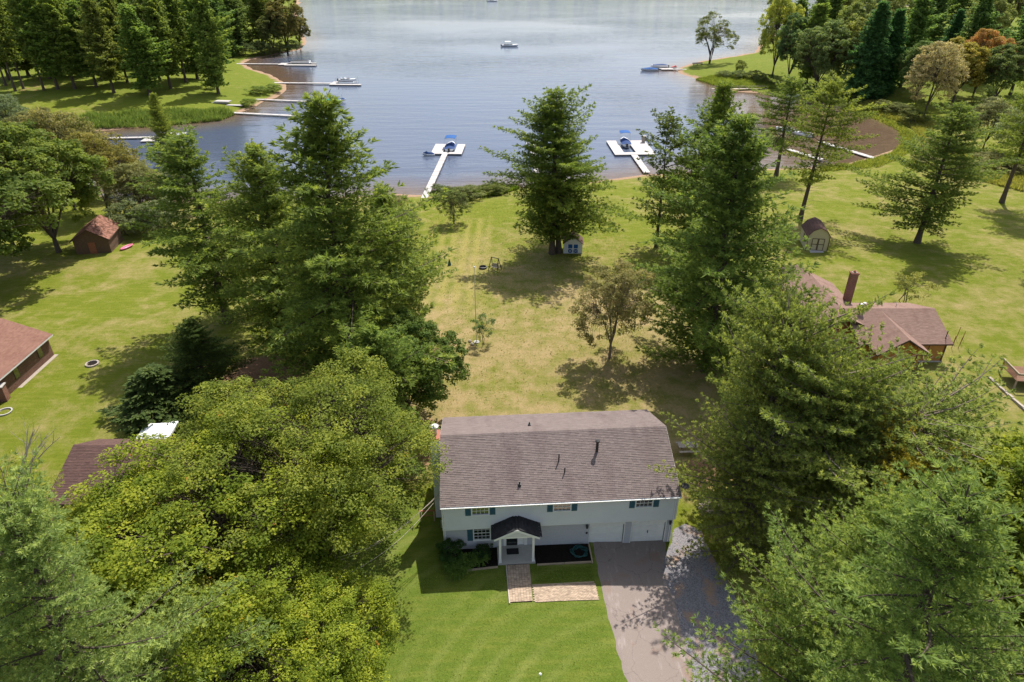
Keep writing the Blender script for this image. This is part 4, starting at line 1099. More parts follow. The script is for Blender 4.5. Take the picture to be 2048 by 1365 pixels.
# --- tan gambrel shed
g = empty('garden_shed', (45.56, 98.74, -.46), -.165, 'tan barn shaped shed with double doors and a pale ramp on the right lawn', 'shed')
w, dp = 3.25, 4.6
prof = [(0, 0), (w, 0), (w, 2.35), (w * .80, 3.25), (w / 2, 3.72), (w * .20, 3.25), (0, 2.35)]
m = MB(); m.prism(prof, .0, dp, 'y'); m.build('wall', M['tan_siding'], g)
for k in range(9):
    m = MB(); x = w * (k + .5) / 9; m.box(x - .015, x + .015, -.014, -.002, .05, 2.4 if abs(x - w / 2) > .95 else 3.2); m.build('batten', M['tan_siding'], g)
m = MB(); ol = [(-.14, 2.28), (w * .19, 3.31), (w / 2, 3.80), (w * .81, 3.31), (w + .14, 2.28)]
for (a, za), (b_, zb) in zip(ol, ol[1:]):
    m.add([(a, -.18, za), (b_, -.18, zb), (b_, dp + .18, zb), (a, dp + .18, za), (a, -.18, za - .07), (b_, -.18, zb - .07), (b_, dp + .18, zb - .07), (a, dp + .18, za - .07)], [(0, 1, 2, 3), (4, 5, 6, 7), (0, 1, 5, 4), (2, 3, 7, 6), (0, 3, 7, 4), (1, 2, 6, 5)])
rr_ = m.build('roof', M['roof_umber'], g)
s_ = MB()
for k, ((a, za), (b_, zb)) in enumerate(zip(ol, ol[1:])):
    lo, hi = ((a, za), (b_, zb)) if za < zb else ((b_, zb), (a, za)); sg = 1 if za < zb else -1
    uy = Vector((hi[0] - lo[0], 0, hi[1] - lo[1])); ux = Vector((0, -1 if sg > 0 else 1, 0))
    shingles(s_, (lo[0], dp + .18 if sg > 0 else -.18, lo[1] + .004), ux, uy, Vector((-uy.z * sg, 0, abs(uy.x))), dp + .36, uy.length, .2, .33, seed=20 + k)
so = s_.build('shingles', M['roof_umber'], rr_); so['kind'] = 'stuff'
for a in (w / 2 - .92, w / 2 + .02):
    m = MB(); m.box(a, a + .9, -.03, -.006, .08, 2.05); d_ = m.build('door', M['tan_siding'], g)
    m = MB(); m.box(a, a + .9, -.055, -.031, .08, .18); m.box(a, a + .9, -.055, -.031, 1.95, 2.05); m.box(a, a + .9, -.054, -.031, 1.05, 1.15)
    m.box(a, a + .09, -.056, -.031, .18, 1.95); m.box(a + .81, a + .9, -.056, -.031, .18, 1.95); m.build('door_trim', M['brown_trim'], d_)
m = MB()
for x in (0, w - .1): m.box(x, x + .1, -.03, -.004, 0, 2.35)
m.build('corner_trim', M['brown_trim'], g)
m = MB(); m.box(-.03, -.004, 2.0, 2.7, 1.2, 1.9); wi = m.build('side_window', M['brown_trim'], g)
m = MB(); m.box(-.04, -.031, 2.08, 2.62, 1.28, 1.82); m.build('pane', M['glass'], wi)
m = MB(); m.add([(w / 2 - 1.0, -.06, .12), (w / 2 + 1.0, -.06, .12), (w / 2 + 1.05, -1.35, .03), (w / 2 - 1.05, -1.35, .03), (w / 2 - 1.0, -.06, -.1), (w / 2 + 1.0, -.06, -.1), (w / 2 + 1.05, -1.35, -.1), (w / 2 - 1.05, -1.35, -.1)], [(0, 1, 2, 3), (4, 5, 6, 7), (0, 1, 5, 4), (1, 2, 6, 5), (2, 3, 7, 6), (3, 0, 4, 7)])
m.build('ramp', M['dock'], g)
# --- small white shed behind the twin pine
g = empty('garden_shed', (8.0, 98.6, H(8, 98.6)), -.05, 'small white shed with blue cross braced doors behind the twin pine', 'shed')
m = MB(); m.prism([(0, 0), (2.9, 0), (2.9, 1.7), (1.45, 2.75), (0, 1.7)], 0, 2.6, 'y'); m.build('wall', M['siding'], g)
m = MB()
for a, b_ in (((-.15, 1.62), (1.45, 2.83)), ((3.05, 1.62), (1.45, 2.83))):
    m.add([(a[0], -.15, a[1]), (b_[0], -.15, b_[1]), (b_[0], 2.75, b_[1]), (a[0], 2.75, a[1]), (a[0], -.15, a[1] - .06), (b_[0], -.15, b_[1] - .06), (b_[0], 2.75, b_[1] - .06), (a[0], 2.75, a[1] - .06)], [(0, 1, 2, 3), (4, 5, 6, 7), (0, 1, 5, 4), (2, 3, 7, 6), (0, 3, 7, 4)])
m.build('roof', M['roof_umber'], g)
for a in (.62, 1.47):
    m = MB(); m.box(a, a + .8, -.03, -.005, .05, 1.62); d_ = m.build('door', M['bluecanvas'], g)
    m = MB()
    for z0_, z1_ in ((.08, .8),): m.bar((a + .05, -.045, z0_), (a + .75, -.045, z1_), .07, .03); m.bar((a + .05, -.047, z1_), (a + .75, -.047, z0_), .07, .03)
    m.box(a, a + .8, -.052, -.031, .03, .1); m.box(a, a + .8, -.052, -.031, .8, .88); m.box(a, a + .8, -.052, -.031, 1.55, 1.62); m.box(a, a + .07, -.053, -.031, .1, 1.55); m.box(a + .73, a + .8, -.053, -.031, .1, 1.55)
    m.build('cross_brace', M['white'], d_)
# --- brown shed in the trees on the left
g = empty('storage_shed', (-63.25, 100.15, H(-63.2, 100.2) - .1), .20, 'dark brown wooden shed with mossy red roof under the left trees', 'shed')
wd, dp = 5.0, 6.2
m = MB(); m.prism([(-wd, -.2), (0, -.2), (0, 2.55), (-wd / 2, 4.1), (-wd, 2.55)], 0, dp, 'y'); m.build('wall', M['brown_siding'], g)
for k in range(13):
    m = MB(); z = -.1 + k * .2; m.box(.003, .02, .02, dp - .02, z, z + .185, random.random()); m.build('board', M['brown_siding'], g)
m = MB(); m.box(-3.0, -2.0, -.04, -.004, -.05, 1.95); m.build('door', M['redwood'], g)
r_ = gable_roof(g, -.35, dp + .35, -wd / 2 - .35, wd / 2 + .35, 0, 2.40, 4.2, M['roof_moss'], M['brown_trim'], tiles=True, seed=22)
r_.rotation_euler.z = math.pi / 2; r_.location = (-wd / 2, 0, 0)
m = MB()
for k in range(9):
    a = k * 2 * math.pi / 9
pts = [(.75 * math.cos(2 * math.pi * k / 16), .42 * math.sin(2 * math.pi * k / 16), .22) for k in range(17)]
p = G(254, 497); m.lathe([(0, .02), (.30, .02), (.52, .12), (.60, .28), (.5, .36), (.42, .30), (.40, .16), (0, .12)], n=16)
o = m.build('kayak', M['pink'], None, True, loc=(p.x, p.y, p.z)); o.scale = (2.2, .75, 1); o.rotation_euler.z = 1.25
tag(o, 'pink open plastic boat lying beside the brown shed', 'boat')
# --- brick house at the left edge
h3 = empty('house', (-52.6, 67.2, -.05), 0, 'brown brick house with reddish roof at the left edge', 'house')
wall_box(h3, 'wall', -9.4, 0, -13.5, -.3, -.3, 2.6, M['brick_dark'])
gable_tri(h3, -9.4, 0, 2.6, 4.3, -.36, M['brick_dark'], 'y')
r_ = gable_roof(h3, -14.0, .1, -5.1, 5.1, 0, 2.5, 4.6, M['roof_red'], M['white'], seed=31)
r_.rotation_euler.z = math.pi / 2; r_.location = (-4.7, 0, 0)
for y0 in (-2.6, -6.8):
    m = MB(); m.box(.004, .05, y0, y0 + .8, .9, 2.2); wi = m.build('window', M['brown_trim'], h3)
    m = MB(); m.box(.051, .06, y0 + .06, y0 + .74, .96, 2.14); m.build('pane', M['glass'], wi)
m = MB(); m.box(.01, .45, -14.0, -.2, -.3, .03); m.build('foundation_strip', M['stone'], h3)
p = G(10, 800)
bp_ = empty('brick_pillar', p, .2, 'low brick wall ending in a pillar left of the brick house corner', 'pillar')
m = MB(); m.box(-.4, .4, -.4, .4, -.2, 1.7); m.build('shaft', M['brick'], bp_); m = MB(); m.box(-.48, .48, -.48, .48, 1.7, 1.8); m.build('cap', M['concrete'], bp_)
m = MB(); m.box(-3.5, -.41, -.15, .15, -.2, .8); m.build('low_wall', M['brick'], bp_)
p = G(10, 825); m = MB(); m.lathe([(.65, 0), (.70, .14), (.58, .14), (.56, .0)], n=20)
tag(m.build('planter_ring', M['concrete'], None, loc=p), 'white ring planter on the lawn by the brick pillar', 'planter')
p = G(185, 729); e = empty('fire_ring', p, 0, 'stone fire ring in the middle of the left lawn', 'fire ring')
for k in range(12):
    a = k * math.pi / 6; m = MB(); m.box(-.16, .16, -.09, .09, -.05, .17, random.random()); m.build('stone', M['stone'], e, loc=(.62 * math.cos(a), .62 * math.sin(a), 0), rz=a + math.pi / 2)
m = MB(); m.lathe([(.0, .03), (.5, .02)], n=12); m.build('ash', M['soil'], e)
# --- dark roofed garage under the maple, tent
gr_ = empty('garage', (-36.7, 39.9, 0), .0, 'garage with dark umber roof half under the left maple', 'garage')
wall_box(gr_, 'wall', .3, 8.7, .4, 7.3, -.2, 2.75, M['brown_siding'])
gable_roof(gr_, 0, 9.0, -.1, 8.0, 5.0, 2.8, 4.55, M['roof_umber'], M['brown_trim'], seed=41)
te = empty('canopy_tent', (-32.6, 49.9, 0), .06, 'white canopy tent behind the left maple', 'tent')
for x, y in ((-1.35, -1.3), (1.35, -1.3), (1.35, 1.3), (-1.35, 1.3)):
    m = MB(); m.tube([(x, y, 0), (x, y, 2.2)], .025, 6); m.build('leg', M['white'], te)
m = MB(); n_ = 8
vs = []
for j in range(n_ + 1):
    for i in range(n_ + 1):
        x, y = -1.45 + 2.9 * i / n_, -1.4 + 2.8 * j / n_; q = max(abs(x) / 1.45, abs(y) / 1.4); vs.append((x, y, 2.2 + .75 * (1 - q) ** 1.1 - .05 * math.sin(3.14 * (i % 8) / 8) * (q > .9)))
m.add(vs, [(j * (n_ + 1) + i, j * (n_ + 1) + i + 1, (j + 1) * (n_ + 1) + i + 1, (j + 1) * (n_ + 1) + i) for j in range(n_) for i in range(n_)]); m.build('canopy', M['canvas_white'], te)
m = MB()
for a, b_ in (((-1.46, -1.41), (1.46, -1.41)), ((1.46, -1.41), (1.46, 1.41)), ((1.46, 1.41), (-1.46, 1.41)), ((-1.46, 1.41), (-1.46, -1.41))):
    m.add([(*a, 2.2), (*b_, 2.2), (*b_, 1.98), (*a, 1.98)], [(0, 1, 2, 3)])
m.build('valance', M['canvas_white'], te)
# --- wood deck at the right edge
dk = empty('wood_deck', (53.1, 59.9, 0), -.1, 'raised wooden deck with lattice rail at the right edge', 'deck')
for k in range(14):
    m = MB(); m.box(0, 4.5, k * .22, k * .22 + .205, 1.0, 1.04, random.random()); m.build('board', M['deckwood'], dk)
for x, y in ((.1, .1), (2.2, .1), (.1, 2.95), (4.3, .1)):
    m = MB(); m.box(x - .07, x + .07, y - .07, y + .07, -.1, 1.0); m.build('post', M['timber'], dk)
m = MB()
for k in range(13): m.bar((.0, .1 + k * .23, 1.06), (.0, .1 + min(2.9, k * .23 + .5), 1.85), .03, .03); m.bar((.01, .1 + k * .23, 1.85), (.01, .1 + min(2.9, k * .23 + .5), 1.06), .03, .03)
m.build('lattice', M['redwood'], dk)
m = MB(); m.box(-.06, .06, 0, 3.1, 1.70, 1.93); m.box(0.06, 4.5, -.06, .06, 1.70, 1.93); m.build('top_rail', M['timber'], dk)
# stone border on the right lawn
a, b_ = G(1978, 757), G(2060, 832)
e = empty('stone_border', a, 0, 'row of pale landscape stones crossing the lawn below the deck', 'edging')
for k in range(12):
    q = a.lerp(b_, (k + .5) / 12) - a; m = MB(); m.box(-.30, .30, -.13, .13, -.08, .22 + random.uniform(-.05, .05), random.random())
    m.build('stone', M['stone'], e, loc=(q.x, q.y, 0), rz=math.atan2(b_.y - a.y, b_.x - a.x) + random.uniform(-.12, .12))
# red stakes beside the ochre house
for k in range(6):
    p = G(1903 + k * 4.4, 697 - (k % 3) * 9); m = MB(); m.tube([(0, 0, -.1), (random.uniform(-.1, .1), 0, 1.35 + random.uniform(-.3, .4))], .03, 6)
    tag(m.build('garden_stake', M['redwood'], None, loc=p), 'thin reddish stake in the cluster right of the ochre cottage', 'stake', 'garden stakes by the ochre cottage')

# ================================================================== BACK LAWN THINGS
p = G(953, 685)
e = empty('flagpole', p, 0, 'tall thin bare flagpole standing on the back lawn', 'flagpole')
m = MB(); m.tube([(0, 0, -.2), (0, 0, 5), (0, 0, 9.6)], [.06, .05, .035], 8); m.build('pole', M['metal'], e)
m = MB(); m.lathe([(0, 9.58), (.09, 9.63), (.12, 9.7), (.09, 9.78), (0, 9.82)], n=10); m.build('finial', M['white'], e, True)
m = MB(); m.lathe([(.35, -.05), (.35, .1), (.0, .12)], n=12); m.build('footing', M['concrete'], e)
for k, (u, v) in enumerate(((940, 684), (944, 690))):
    p = G(u, v); m = MB(); m.lathe([(0, -.05), (.2, 0), (.22, .15), (.1, .26), (0, .28)], n=7); tag(m.build('field_stone', M['stone'], None, loc=p), ['larger', 'smaller'][k] + ' pale stone left of the flagpole foot', 'stone')
p = G(990, 541)
e = empty('lawn_swing', p, -.5, 'dark wooden A frame swing on the back lawn', 'swing')
for x in (-.75, .75):
    m = MB(); m.bar((x, -.7, -.05), (x * .8, 0, 1.95), .07); m.bar((x, .7, -.05), (x * .8, 0, 1.95), .07); m.bar((x * .92, -.45, .65), (x * .92, .45, .65), .05); m.build('side_frame', M['dark'], e)
m = MB(); m.bar((-.68, 0, 1.97), (.68, 0, 1.97), .08); m.build('top_bar', M['dark'], e)
for k in range(4):
    m = MB(); m.box(-.48, .48, -.2 + k * .11, -.2 + k * .11 + .09, .5, .53); m.build('seat_slat', M['oldwood'], e)
m = MB(); m.box(-.48, .48, .22, .26, .55, 1.0); m.build('backrest', M['oldwood'], e)
m = MB()
for x in (-.46, .46): m.bar((x, 0, .55), (x, 0, 1.95), .02)
m.build('chain', M['metal'], e)
p = G(966, 537); m = MB(); m.lathe([(.55, -.05), (.58, .28), (.48, .30), (.45, .06), (0, .05)], n=16)
tag(m.build('fire_pit', M['dark'], None, loc=p), 'low dark fire pit ring beside the lawn swing', 'fire pit')
p = G(899, 531); m = MB(); m.lathe([(.28, -.03), (.24, .3), (.12, .75), (.02, 1.0)], n=9)
tag(m.build('cone_shrub', M['hose'], None, loc=p), 'tiny dark green cone shaped evergreen alone on the mown strip', 'shrub')

# ================================================================== DOCKS AND BOATS
DZ = LAKE + .42
def dock(label, a, b, w=1.3, sec=3.0, posts=True, extra=(), z=DZ, mat='dock', name='dock'):
    a, b = Vector((a[0], a[1], z)), Vector((b[0], b[1], z))
    L = (b - a).length; yaw = math.atan2(b.y - a.y, b.x - a.x)
    e = empty(name, a, yaw, label, 'dock')
    n = max(1, round(L / sec)); s = L / n
    for i in range(n):
        m = MB(); m.box(i * s + .07, (i + 1) * s - .07, -w / 2, w / 2, -.16, .02, random.random()); m.build('section', M[mat], e)
    for x0, x1, y0, y1 in extra:
        m = MB(); m.box(x0, x1, y0, y1, -.16, .025, random.random()); o = m.build('platform', M[mat], e)
        m = MB(); m.box(x0 + .1, x1 - .1, y0 + .1, y1 - .1, -.5, -.161); m.build('float', M['float'], o)
    if posts:
        for i in range(0, n + 1, 2):
            for y in (-w / 2 - .05, w / 2 + .05):
                m = MB(); m.tube([(i * s, y, -1.6), (i * s, y, .35)], .035, 6); m.build('post', M['metal'], e)
    return e
def loft(mb, st, n=9, top=True):
    """hull from stations (x, half beam, keel z, sheer z)"""
    vs = []
    for x, hb, kz, sz in st:
        for k in range(n):
            q = -1 + 2 * k / (n - 1); y = hb * math.copysign(abs(q) ** .75, q); z = kz + (sz - kz) * abs(q) ** 2.6; vs.append((x, y, z))
    f = [(i * n + k, i * n + k + 1, (i + 1) * n + k + 1, (i + 1) * n + k) for i in range(len(st) - 1) for k in range(n - 1)]
    f.append(tuple(range(n)));  f += [(i * n, (i + 1) * n, (i + 1) * n + n - 1, i * n + n - 1) for i in range(len(st) - 1)] if top else []
    return mb.add(vs, f)
def frame_canopy(e, x0, x1, hw, z, mat, zb=.6):
    m = MB(); n = 6
    for i in range(n):
        a, b_ = -1 + 2 * i / n, -1 + 2 * (i + 1) / n; f = lambda q: z + .18 * (1 - q * q)
        m.add([(x0, a * hw, f(a)), (x1, a * hw, f(a)), (x1, b_ * hw, f(b_)), (x0, b_ * hw, f(b_)), (x0, a * hw, f(a) - .05), (x1, a * hw, f(a) - .05), (x1, b_ * hw, f(b_) - .05), (x0, b_ * hw, f(b_) - .05)], [(0, 1, 2, 3), (4, 5, 6, 7), (0, 3, 7, 4), (1, 2, 6, 5)])
    m.build('bimini_top', mat, e)
    m = MB()
    for x in (x0 + .1, x1 - .1):
        for y in (-hw, hw): m.tube([(x, y, zb), (x, y * .98, z)], .025, 5)
    m.build('canopy_frame', M['metal'], e)
def motor_boat(label, pos, yaw, L=6.5, hb=1.2, cover=None, bimini=None, z=LAKE, lift=0.0, hull='hull', group=None):
    e = empty('motor_boat', (pos[0], pos[1], z + lift), yaw, label, 'boat', group)
    m = MB(); loft(m, [(-L / 2, hb * .88, -.15, .72), (-L * .2, hb, -.25, .74), (L * .12, hb, -.25, .82), (L * .32, hb * .72, -.12, .92), (L * .45, hb * .32, .15, 1.0), (L * .5, .03, .55, 1.04)]); m.build('hull', M[hull], e, True)
    if cover:
        m = MB(); st = [(-L * .49, .90, .80), (-L * .25, 1.0, 1.14), (-L * .02, 1.0, 1.38), (L * .18, .98, 1.18), (L * .34, .74, 1.06), (L * .45, .36, 1.04)]
        vs = []; n = 7
        for x, k, zz in st:
            for j in range(n):
                q = -1 + 2 * j / (n - 1); vs.append((x, q * hb * k * 1.08, .74 + (zz - .74) * (1 - abs(q) ** 1.6)))
        m.add(vs, [(i * n + j, i * n + j + 1, (i + 1) * n + j + 1, (i + 1) * n + j) for i in range(len(st) - 1) for j in range(n - 1)]); m.build('cover', M[cover], e)
    else:
        m = MB(); m.box(-L * .36, L * .12, -hb * .72, hb * .72, .76, .83); m.build('cockpit', M['interior'], e)
        for x, y in ((-L * .08, .4), (-L * .08, -.4), (-L * .3, 0)):
            m = MB(); m.box(x - .25, x + .25, y - .28, y + .28, .83, 1.1); m.box(x - .3, x - .2, y - .28, y + .28, 1.1, 1.45); m.build('seat', M['hull'], e)
        m = MB(); m.add([(L * .13, -hb * .7, .85), (L * .17, 0, .9), (L * .13, hb * .7, .85), (L * .05, hb * .62, 1.35), (L * .08, 0, 1.4), (L * .05, -hb * .62, 1.35)], [(0, 1, 4, 5), (1, 2, 3, 4)]); m.build('windshield', M['glass'], e)
    m = MB(); m.box(-L / 2 - .45, -L / 2, -.2, .2, .15, 1.0); m.build('outboard', M['black'], e)
    if bimini: frame_canopy(e, *bimini)
    return e
def jet_ski(label, pos, yaw, col, z=LAKE):
    e = empty('jet_ski', (pos[0], pos[1], z), yaw, label, 'jet ski')
    m = MB(); loft(m, [(-1.5, .5, -.1, .38), (-.6, .58, -.15, .42), (.4, .55, -.12, .5), (1.1, .32, .05, .62), (1.6, .03, .4, .66)]); m.build('hull', M['hull'], e, True)
    m = MB(); vs = []; n = 7; st = [(-1.4, .40, .5), (-.9, .5, .8), (0, .52, .88), (.5, .5, 1.15), (.8, .42, .95), (1.4, .2, .72)]
    for x, hb, zz in st:
        for j in range(n):
            q = -1 + 2 * j / (n - 1); vs.append((x, q * hb, .38 + (zz - .38) * (1 - abs(q) ** 1.8)))
    m.add(vs, [(i * n + j, i * n + j + 1, (i + 1) * n + j + 1, (i + 1) * n + j) for i in range(len(st) - 1) for j in range(n - 1)]); m.build('cover', M[col], e, True)
    m = MB(); m.tube([(.45, -.35, 1.1), (.5, 0, 1.16), (.45, .35, 1.1)], .03, 6); m.build('handlebar', M['black'], e)
    return e
def pontoon(label, pos, yaw, L=7.0, hw=1.25, cover='navy', canopy=None, lift=.0):
    e = empty('pontoon_boat', (pos[0], pos[1], LAKE + lift), yaw, label, 'boat')
    for y in (-hw * .7, hw * .7):
        m = MB(); m.tube([(-L / 2, y, .1), (L * .36, y, .1), (L * .5, y, .32)], [.3, .3, .08], 10); m.build('float_tube', M['metal'], e, True)
    m = MB(); m.box(-L / 2, L * .46, -hw, hw, .4, .5); m.build('deck', M['hull'], e)
    m = MB(); m.box(-L * .45, L * .42, -hw, -hw + .06, .56, 1.15); m.box(-L * .45, L * .42, hw - .06, hw, .56, 1.15); m.box(L * .42, L * .45, -hw, hw, .56, 1.15); m.build('fence_panel', M['hull'], e)
    m = MB(); vs = []; n = 7; st = [(-L * .44, .95, 1.18), (-L * .2, 1, 1.5), (L * .1, 1, 1.42), (L * .42, .95, 1.16)]
    for x, k, zz in st:
        for j in range(n):
            q = -1 + 2 * j / (n - 1); vs.append((x, q * hw * k, 1.02 + (zz - 1.0) * (1 - abs(q) ** 1.7)))
    m.add(vs, [(i * n + j, i * n + j + 1, (i + 1) * n + j + 1, (i + 1) * n + j) for i in range(len(st) - 1) for j in range(n - 1)]); m.build('mooring_cover', M[cover], e)
    if canopy: frame_canopy(e, *canopy)
    m = MB(); m.box(-L / 2 - .5, -L / 2, -.22, .22, 0, 1.0); m.build('outboard', M['black'], e)
    return e
def boat_lift(label, pos, yaw, L=5.5, w=3.4, h=2.4):
    e = empty('boat_lift', (pos[0], pos[1], LAKE), yaw, label, 'boat lift')
    for x in (-L / 2, L / 2):
        for y in (-w / 2, w / 2):
            m = MB(); m.tube([(x, y, -1.4), (x, y, h)], .05, 6); m.build('post', M['metal'], e)
    for y in (-w / 2, w / 2):
        m = MB(); m.box(-L / 2, L / 2, y - .08, y + .08, .25, .42); m.build('side_beam', M['white'], e)
    for x in (-L * .3, L * .3):
        m = MB(); m.box(x - .08, x + .08, -w / 2 + .09, w / 2 - .09, .3, .42); m.build('cross_beam', M['white'], e)
    return e
# the lot's own dock: long walk, U platform, boat in the slip
dock('long white dock running from the back lawn to a U shaped platform', (-17.9, 127.2), (-16.35, 166.4), 1.35,
     extra=[(39.3, 41.0, -4.1, 3.4), (41.04, 48.6, .7, 3.5), (41.04, 48.6, -4.1, -2.15)])
bt = motor_boat('blue covered motor boat under a blue canopy in the U shaped dock', (-15.35, 171.6), math.pi / 2 - .04, 6.6, 1.22, cover='navy', bimini=(-.6, 2.6, 1.35, 2.6, M['bluecanvas']), lift=.35)
jet_ski('blue and white jet ski tied left of the U shaped dock', (-20.3, 166.4), math.pi + .1, 'navy')
# neighbour dock to the right
dock('white dock with a square platform right of the twin pine', (30.2, 150.8), (29.6, 165.6), 1.5, extra=[(15.0, 17.0, -5.4, 4.6), (17.04, 28.5, -5.4, -.9), (17.04, 28.5, 2.1, 4.6)])
motor_boat('navy covered boat under a blue canopy at the square dock', (28.9, 176.2), math.pi / 2, 6.4, 1.2, cover='navy', bimini=(.0, 2.8, 1.3, 2.7, M['bluecanvas']), lift=.3)
p = (33.8, 177.5); e = empty('dock_box', (p[0], p[1], DZ + .03), .1, 'tan box on a stand on the square dock', 'box')
m = MB(); m.box(-.5, .5, -.35, .35, .6, 1.5); m.build('body', M['stone'], e); m = MB(); m.box(-.4, .4, -.28, .28, 0, .6); m.build('stand', M['oldwood'], e); m = MB(); m.box(-.56, .56, -.4, .4, 1.5, 1.6); m.build('lid', M['oldwood'], e)
dock('white dock platform half hidden behind the twin pine', (5.6, 150.5), (5.2, 170.5), 1.3, extra=[(20.1, 29, -1.5, .6)])
motor_boat('white open boat behind the twin pine', (4.6, 176), math.pi / 2, 5.8, 1.1)
# far left docks
dock('long white dock nearest the far left point', (-117, 309.5), (-95.5, 308.5), 1.5, extra=[(21.6, 35, -3.4, -1.2), (21.6, 33.5, 2.0, 3.6), (18.5, 21.6, -2.2, 2.6)])
pontoon('black covered pontoon boat at the dock nearest the far left point', (-89.5, 309.5), 0, 8.5, 1.5, 'black', lift=.4)
dock('white dock with an open boat lift off the far left lawn', (-87.5, 264), (-66, 263), 1.5, extra=[(21.5, 23.4, -3.2, 3.4), (23.4, 33, -3.2, -1.6)])
boat_lift('empty white boat lift at the end of the far left dock', (-60.6, 264.6), 0, 7.5, 3.0)
motor_boat('low white boat shell lying on the far left boat lift', (-60.5, 264.6), 0, 6.5, .9, z=LAKE + .75)
dock('curved pale dock leading to a teal covered boat', (-86.5, 234), (-66, 230), 1.2, extra=[(20.6, 23.5, -1.2, 1.4)])
motor_boat('teal covered boat at the end of the pale far left dock', (-58, 227.6), .05, 6.6, 1.3, cover='teal', lift=.35)
boat_lift('boat lift with tall posts around the teal covered boat', (-58, 227.6), .05, 6.6, 3.5, 2.8)
jet_ski('blue jet ski beside the teal covered boat', (-55.6, 231.0), .1, 'bluecanvas', LAKE + .3)
dock('low white dock in front of the reeds running behind the big pine', (-86, 213.4), (-58, 207.5), 1.5)
motor_boat('small white boat moored behind the big left pine', (-60.5, 209.6), .1, 4.6, .9)
e = empty('dock_sections', (-91.6, 223.6, H(-91.6, 223.6) + .15), -.1, 'stack of white dock sections lying on the far left lawn', 'dock sections')
for k in range(3):
    m = MB(); m.box(-2.4 + .3 * k, 2.4 + .3 * k, -1.1, 1.1, .2 * k, .2 * k + .16); m.build('section', M['dock'], e)
e = empty('dock_sections', (-86.6, 221.4, H(-86.6, 221.4) + .1), -.12, 'single white dock section lying by the far left shore', 'dock sections')
m = MB(); m.box(-2.6, 2.6, -.7, .7, 0, .18); m.build('section', M['dock'], e)
# left cove behind the trees
dock('white dock in the left cove in front of the reeds', (-113, 181.6), (-93, 183.2), 1.3, extra=[(16.5, 20, -4.5, -.7)])
motor_boat('white motor boat at the end of the left cove dock', (-90.0, 184.6), .15, 6.8, 1.25)
pontoon('long grey covered pontoon boat in the left cove', (-98, 166.5), .03, 9.0, 1.4, 'dark')
dock('reddish brown dock beside the grey pontoon boat', (-106, 163.6), (-93, 164.6), 1.3, mat='redwood', posts=False)
o = MB(); o.lathe([(0, .02), (1.0, .0), (1.25, .18), (1.0, .34), (.8, .2), (0, .16)], n=16)
tag(o.build('lake_float', M['lime'], None, True, loc=(-101, 160.2, LAKE)), 'lime green round inflatable float in the left cove', 'float')
dock('orange brown dock glimpsed through the left shore trees', (-86.5, 141), (-81.5, 144.5), 2.0, posts=False, mat='redwood')
motor_boat('white boat glimpsed through the left shore trees', (-82.8, 146.5), .2, 6.0, 1.2)
motor_boat('white boat pulled in near the left shore trees', (-90, 140.5), 1.1, 5.2, 1.0)
# far right point
dock('pinkish white dock at the tip of the right point', (71.5, 294.5), (60.5, 294.8), 1.2, extra=[(6, 11.5, -2.4, -.7)])
motor_boat('bright blue covered boat at the tip of the right point', (55.5, 293.6), math.pi, 7.0, 1.25, cover='bluecanvas')
pontoon('navy covered pontoon boat behind the blue one at the right point', (60.6, 299.2), math.pi, 7.0, 1.3, 'navy', lift=.3)
jet_ski('red and white jet ski on the right point dock', (66.3, 298), .3, 'red', LAKE + .3)
# foot bridge and right cove
br = dock('long narrow wooden foot bridge across the right inlet', (69.5, 250), (89.0, 250.6), 1.3, sec=2.4, mat='oldwood', z=LAKE + .75, name='foot_bridge')
for y in (-.6, .6):
    m = MB(); m.bar((0, y, .8), (19.4, y, .8), .05)
    for k in range(9): m.bar((k * 2.42 + .03, y, .02), (k * 2.42 + .03, y, .8), .05)
    m.build('railing', M['oldwood'], br)
dock('white sectioned dock in the right cove ending on the lawn', (93.2, 147.6), (79.6, 178.5), 1.5, posts=False)
motor_boat('white open boat moored in the right cove', (78.0, 186.5), 2.3, 6.0, 1.2)
motor_boat('small white boat behind the leaning pine in the right cove', (75.0, 191), 2.6, 5.0, 1.0)
dock('short white dock between the two right cove pines', (73.5, 161.5), (68.5, 171.5), 1.4, posts=False)
motor_boat('pale skiff drawn up under the right forest edge', (94, 238.5), .3, 5.6, 1.0)
# boats under way
motor_boat('white cabin cruiser drifting alone in the middle of the lake', (-1.0, 368), .12, 8.4, 1.5, bimini=(-2.6, .2, 1.3, 2.3, M['hull']))
motor_boat('white speed boat at the top edge of the lake', (-17.2, 668), .15, 9.0, 1.7)
# bench under the point tree
p = G(1395, 131); e = empty('park_bench', p, .25, 'long low wooden bench under the lone tree on the right point', 'bench')
m = MB(); m.box(-2.3, 2.3, -.28, .28, .45, .55); m.build('seat', M['oldwood'], e)
for x in (-1.8, 0, 1.8):
    m = MB(); m.box(x - .1, x + .1, -.25, .25, -.1, .45); m.build('leg', M['oldwood'], e)
m = MB(); m.box(-2.3, 2.3, .24, .32, .6, 1.05); m.build('backrest', M['oldwood'], e)
# red roofed cottage behind the far left grove
p = G(98, 92); e = empty('house', p, .2, 'small red roofed cottage behind the far left grove', 'house')
wall_box(e, 'wall', -5, 5, -4, 4, -.5, 4.5, M['redwood'])
gable_roof(e, -5.6, 5.6, -4.6, 4.6, 0, 4.4, 7.2, M['roof_red'], M['white'], tiles=False)

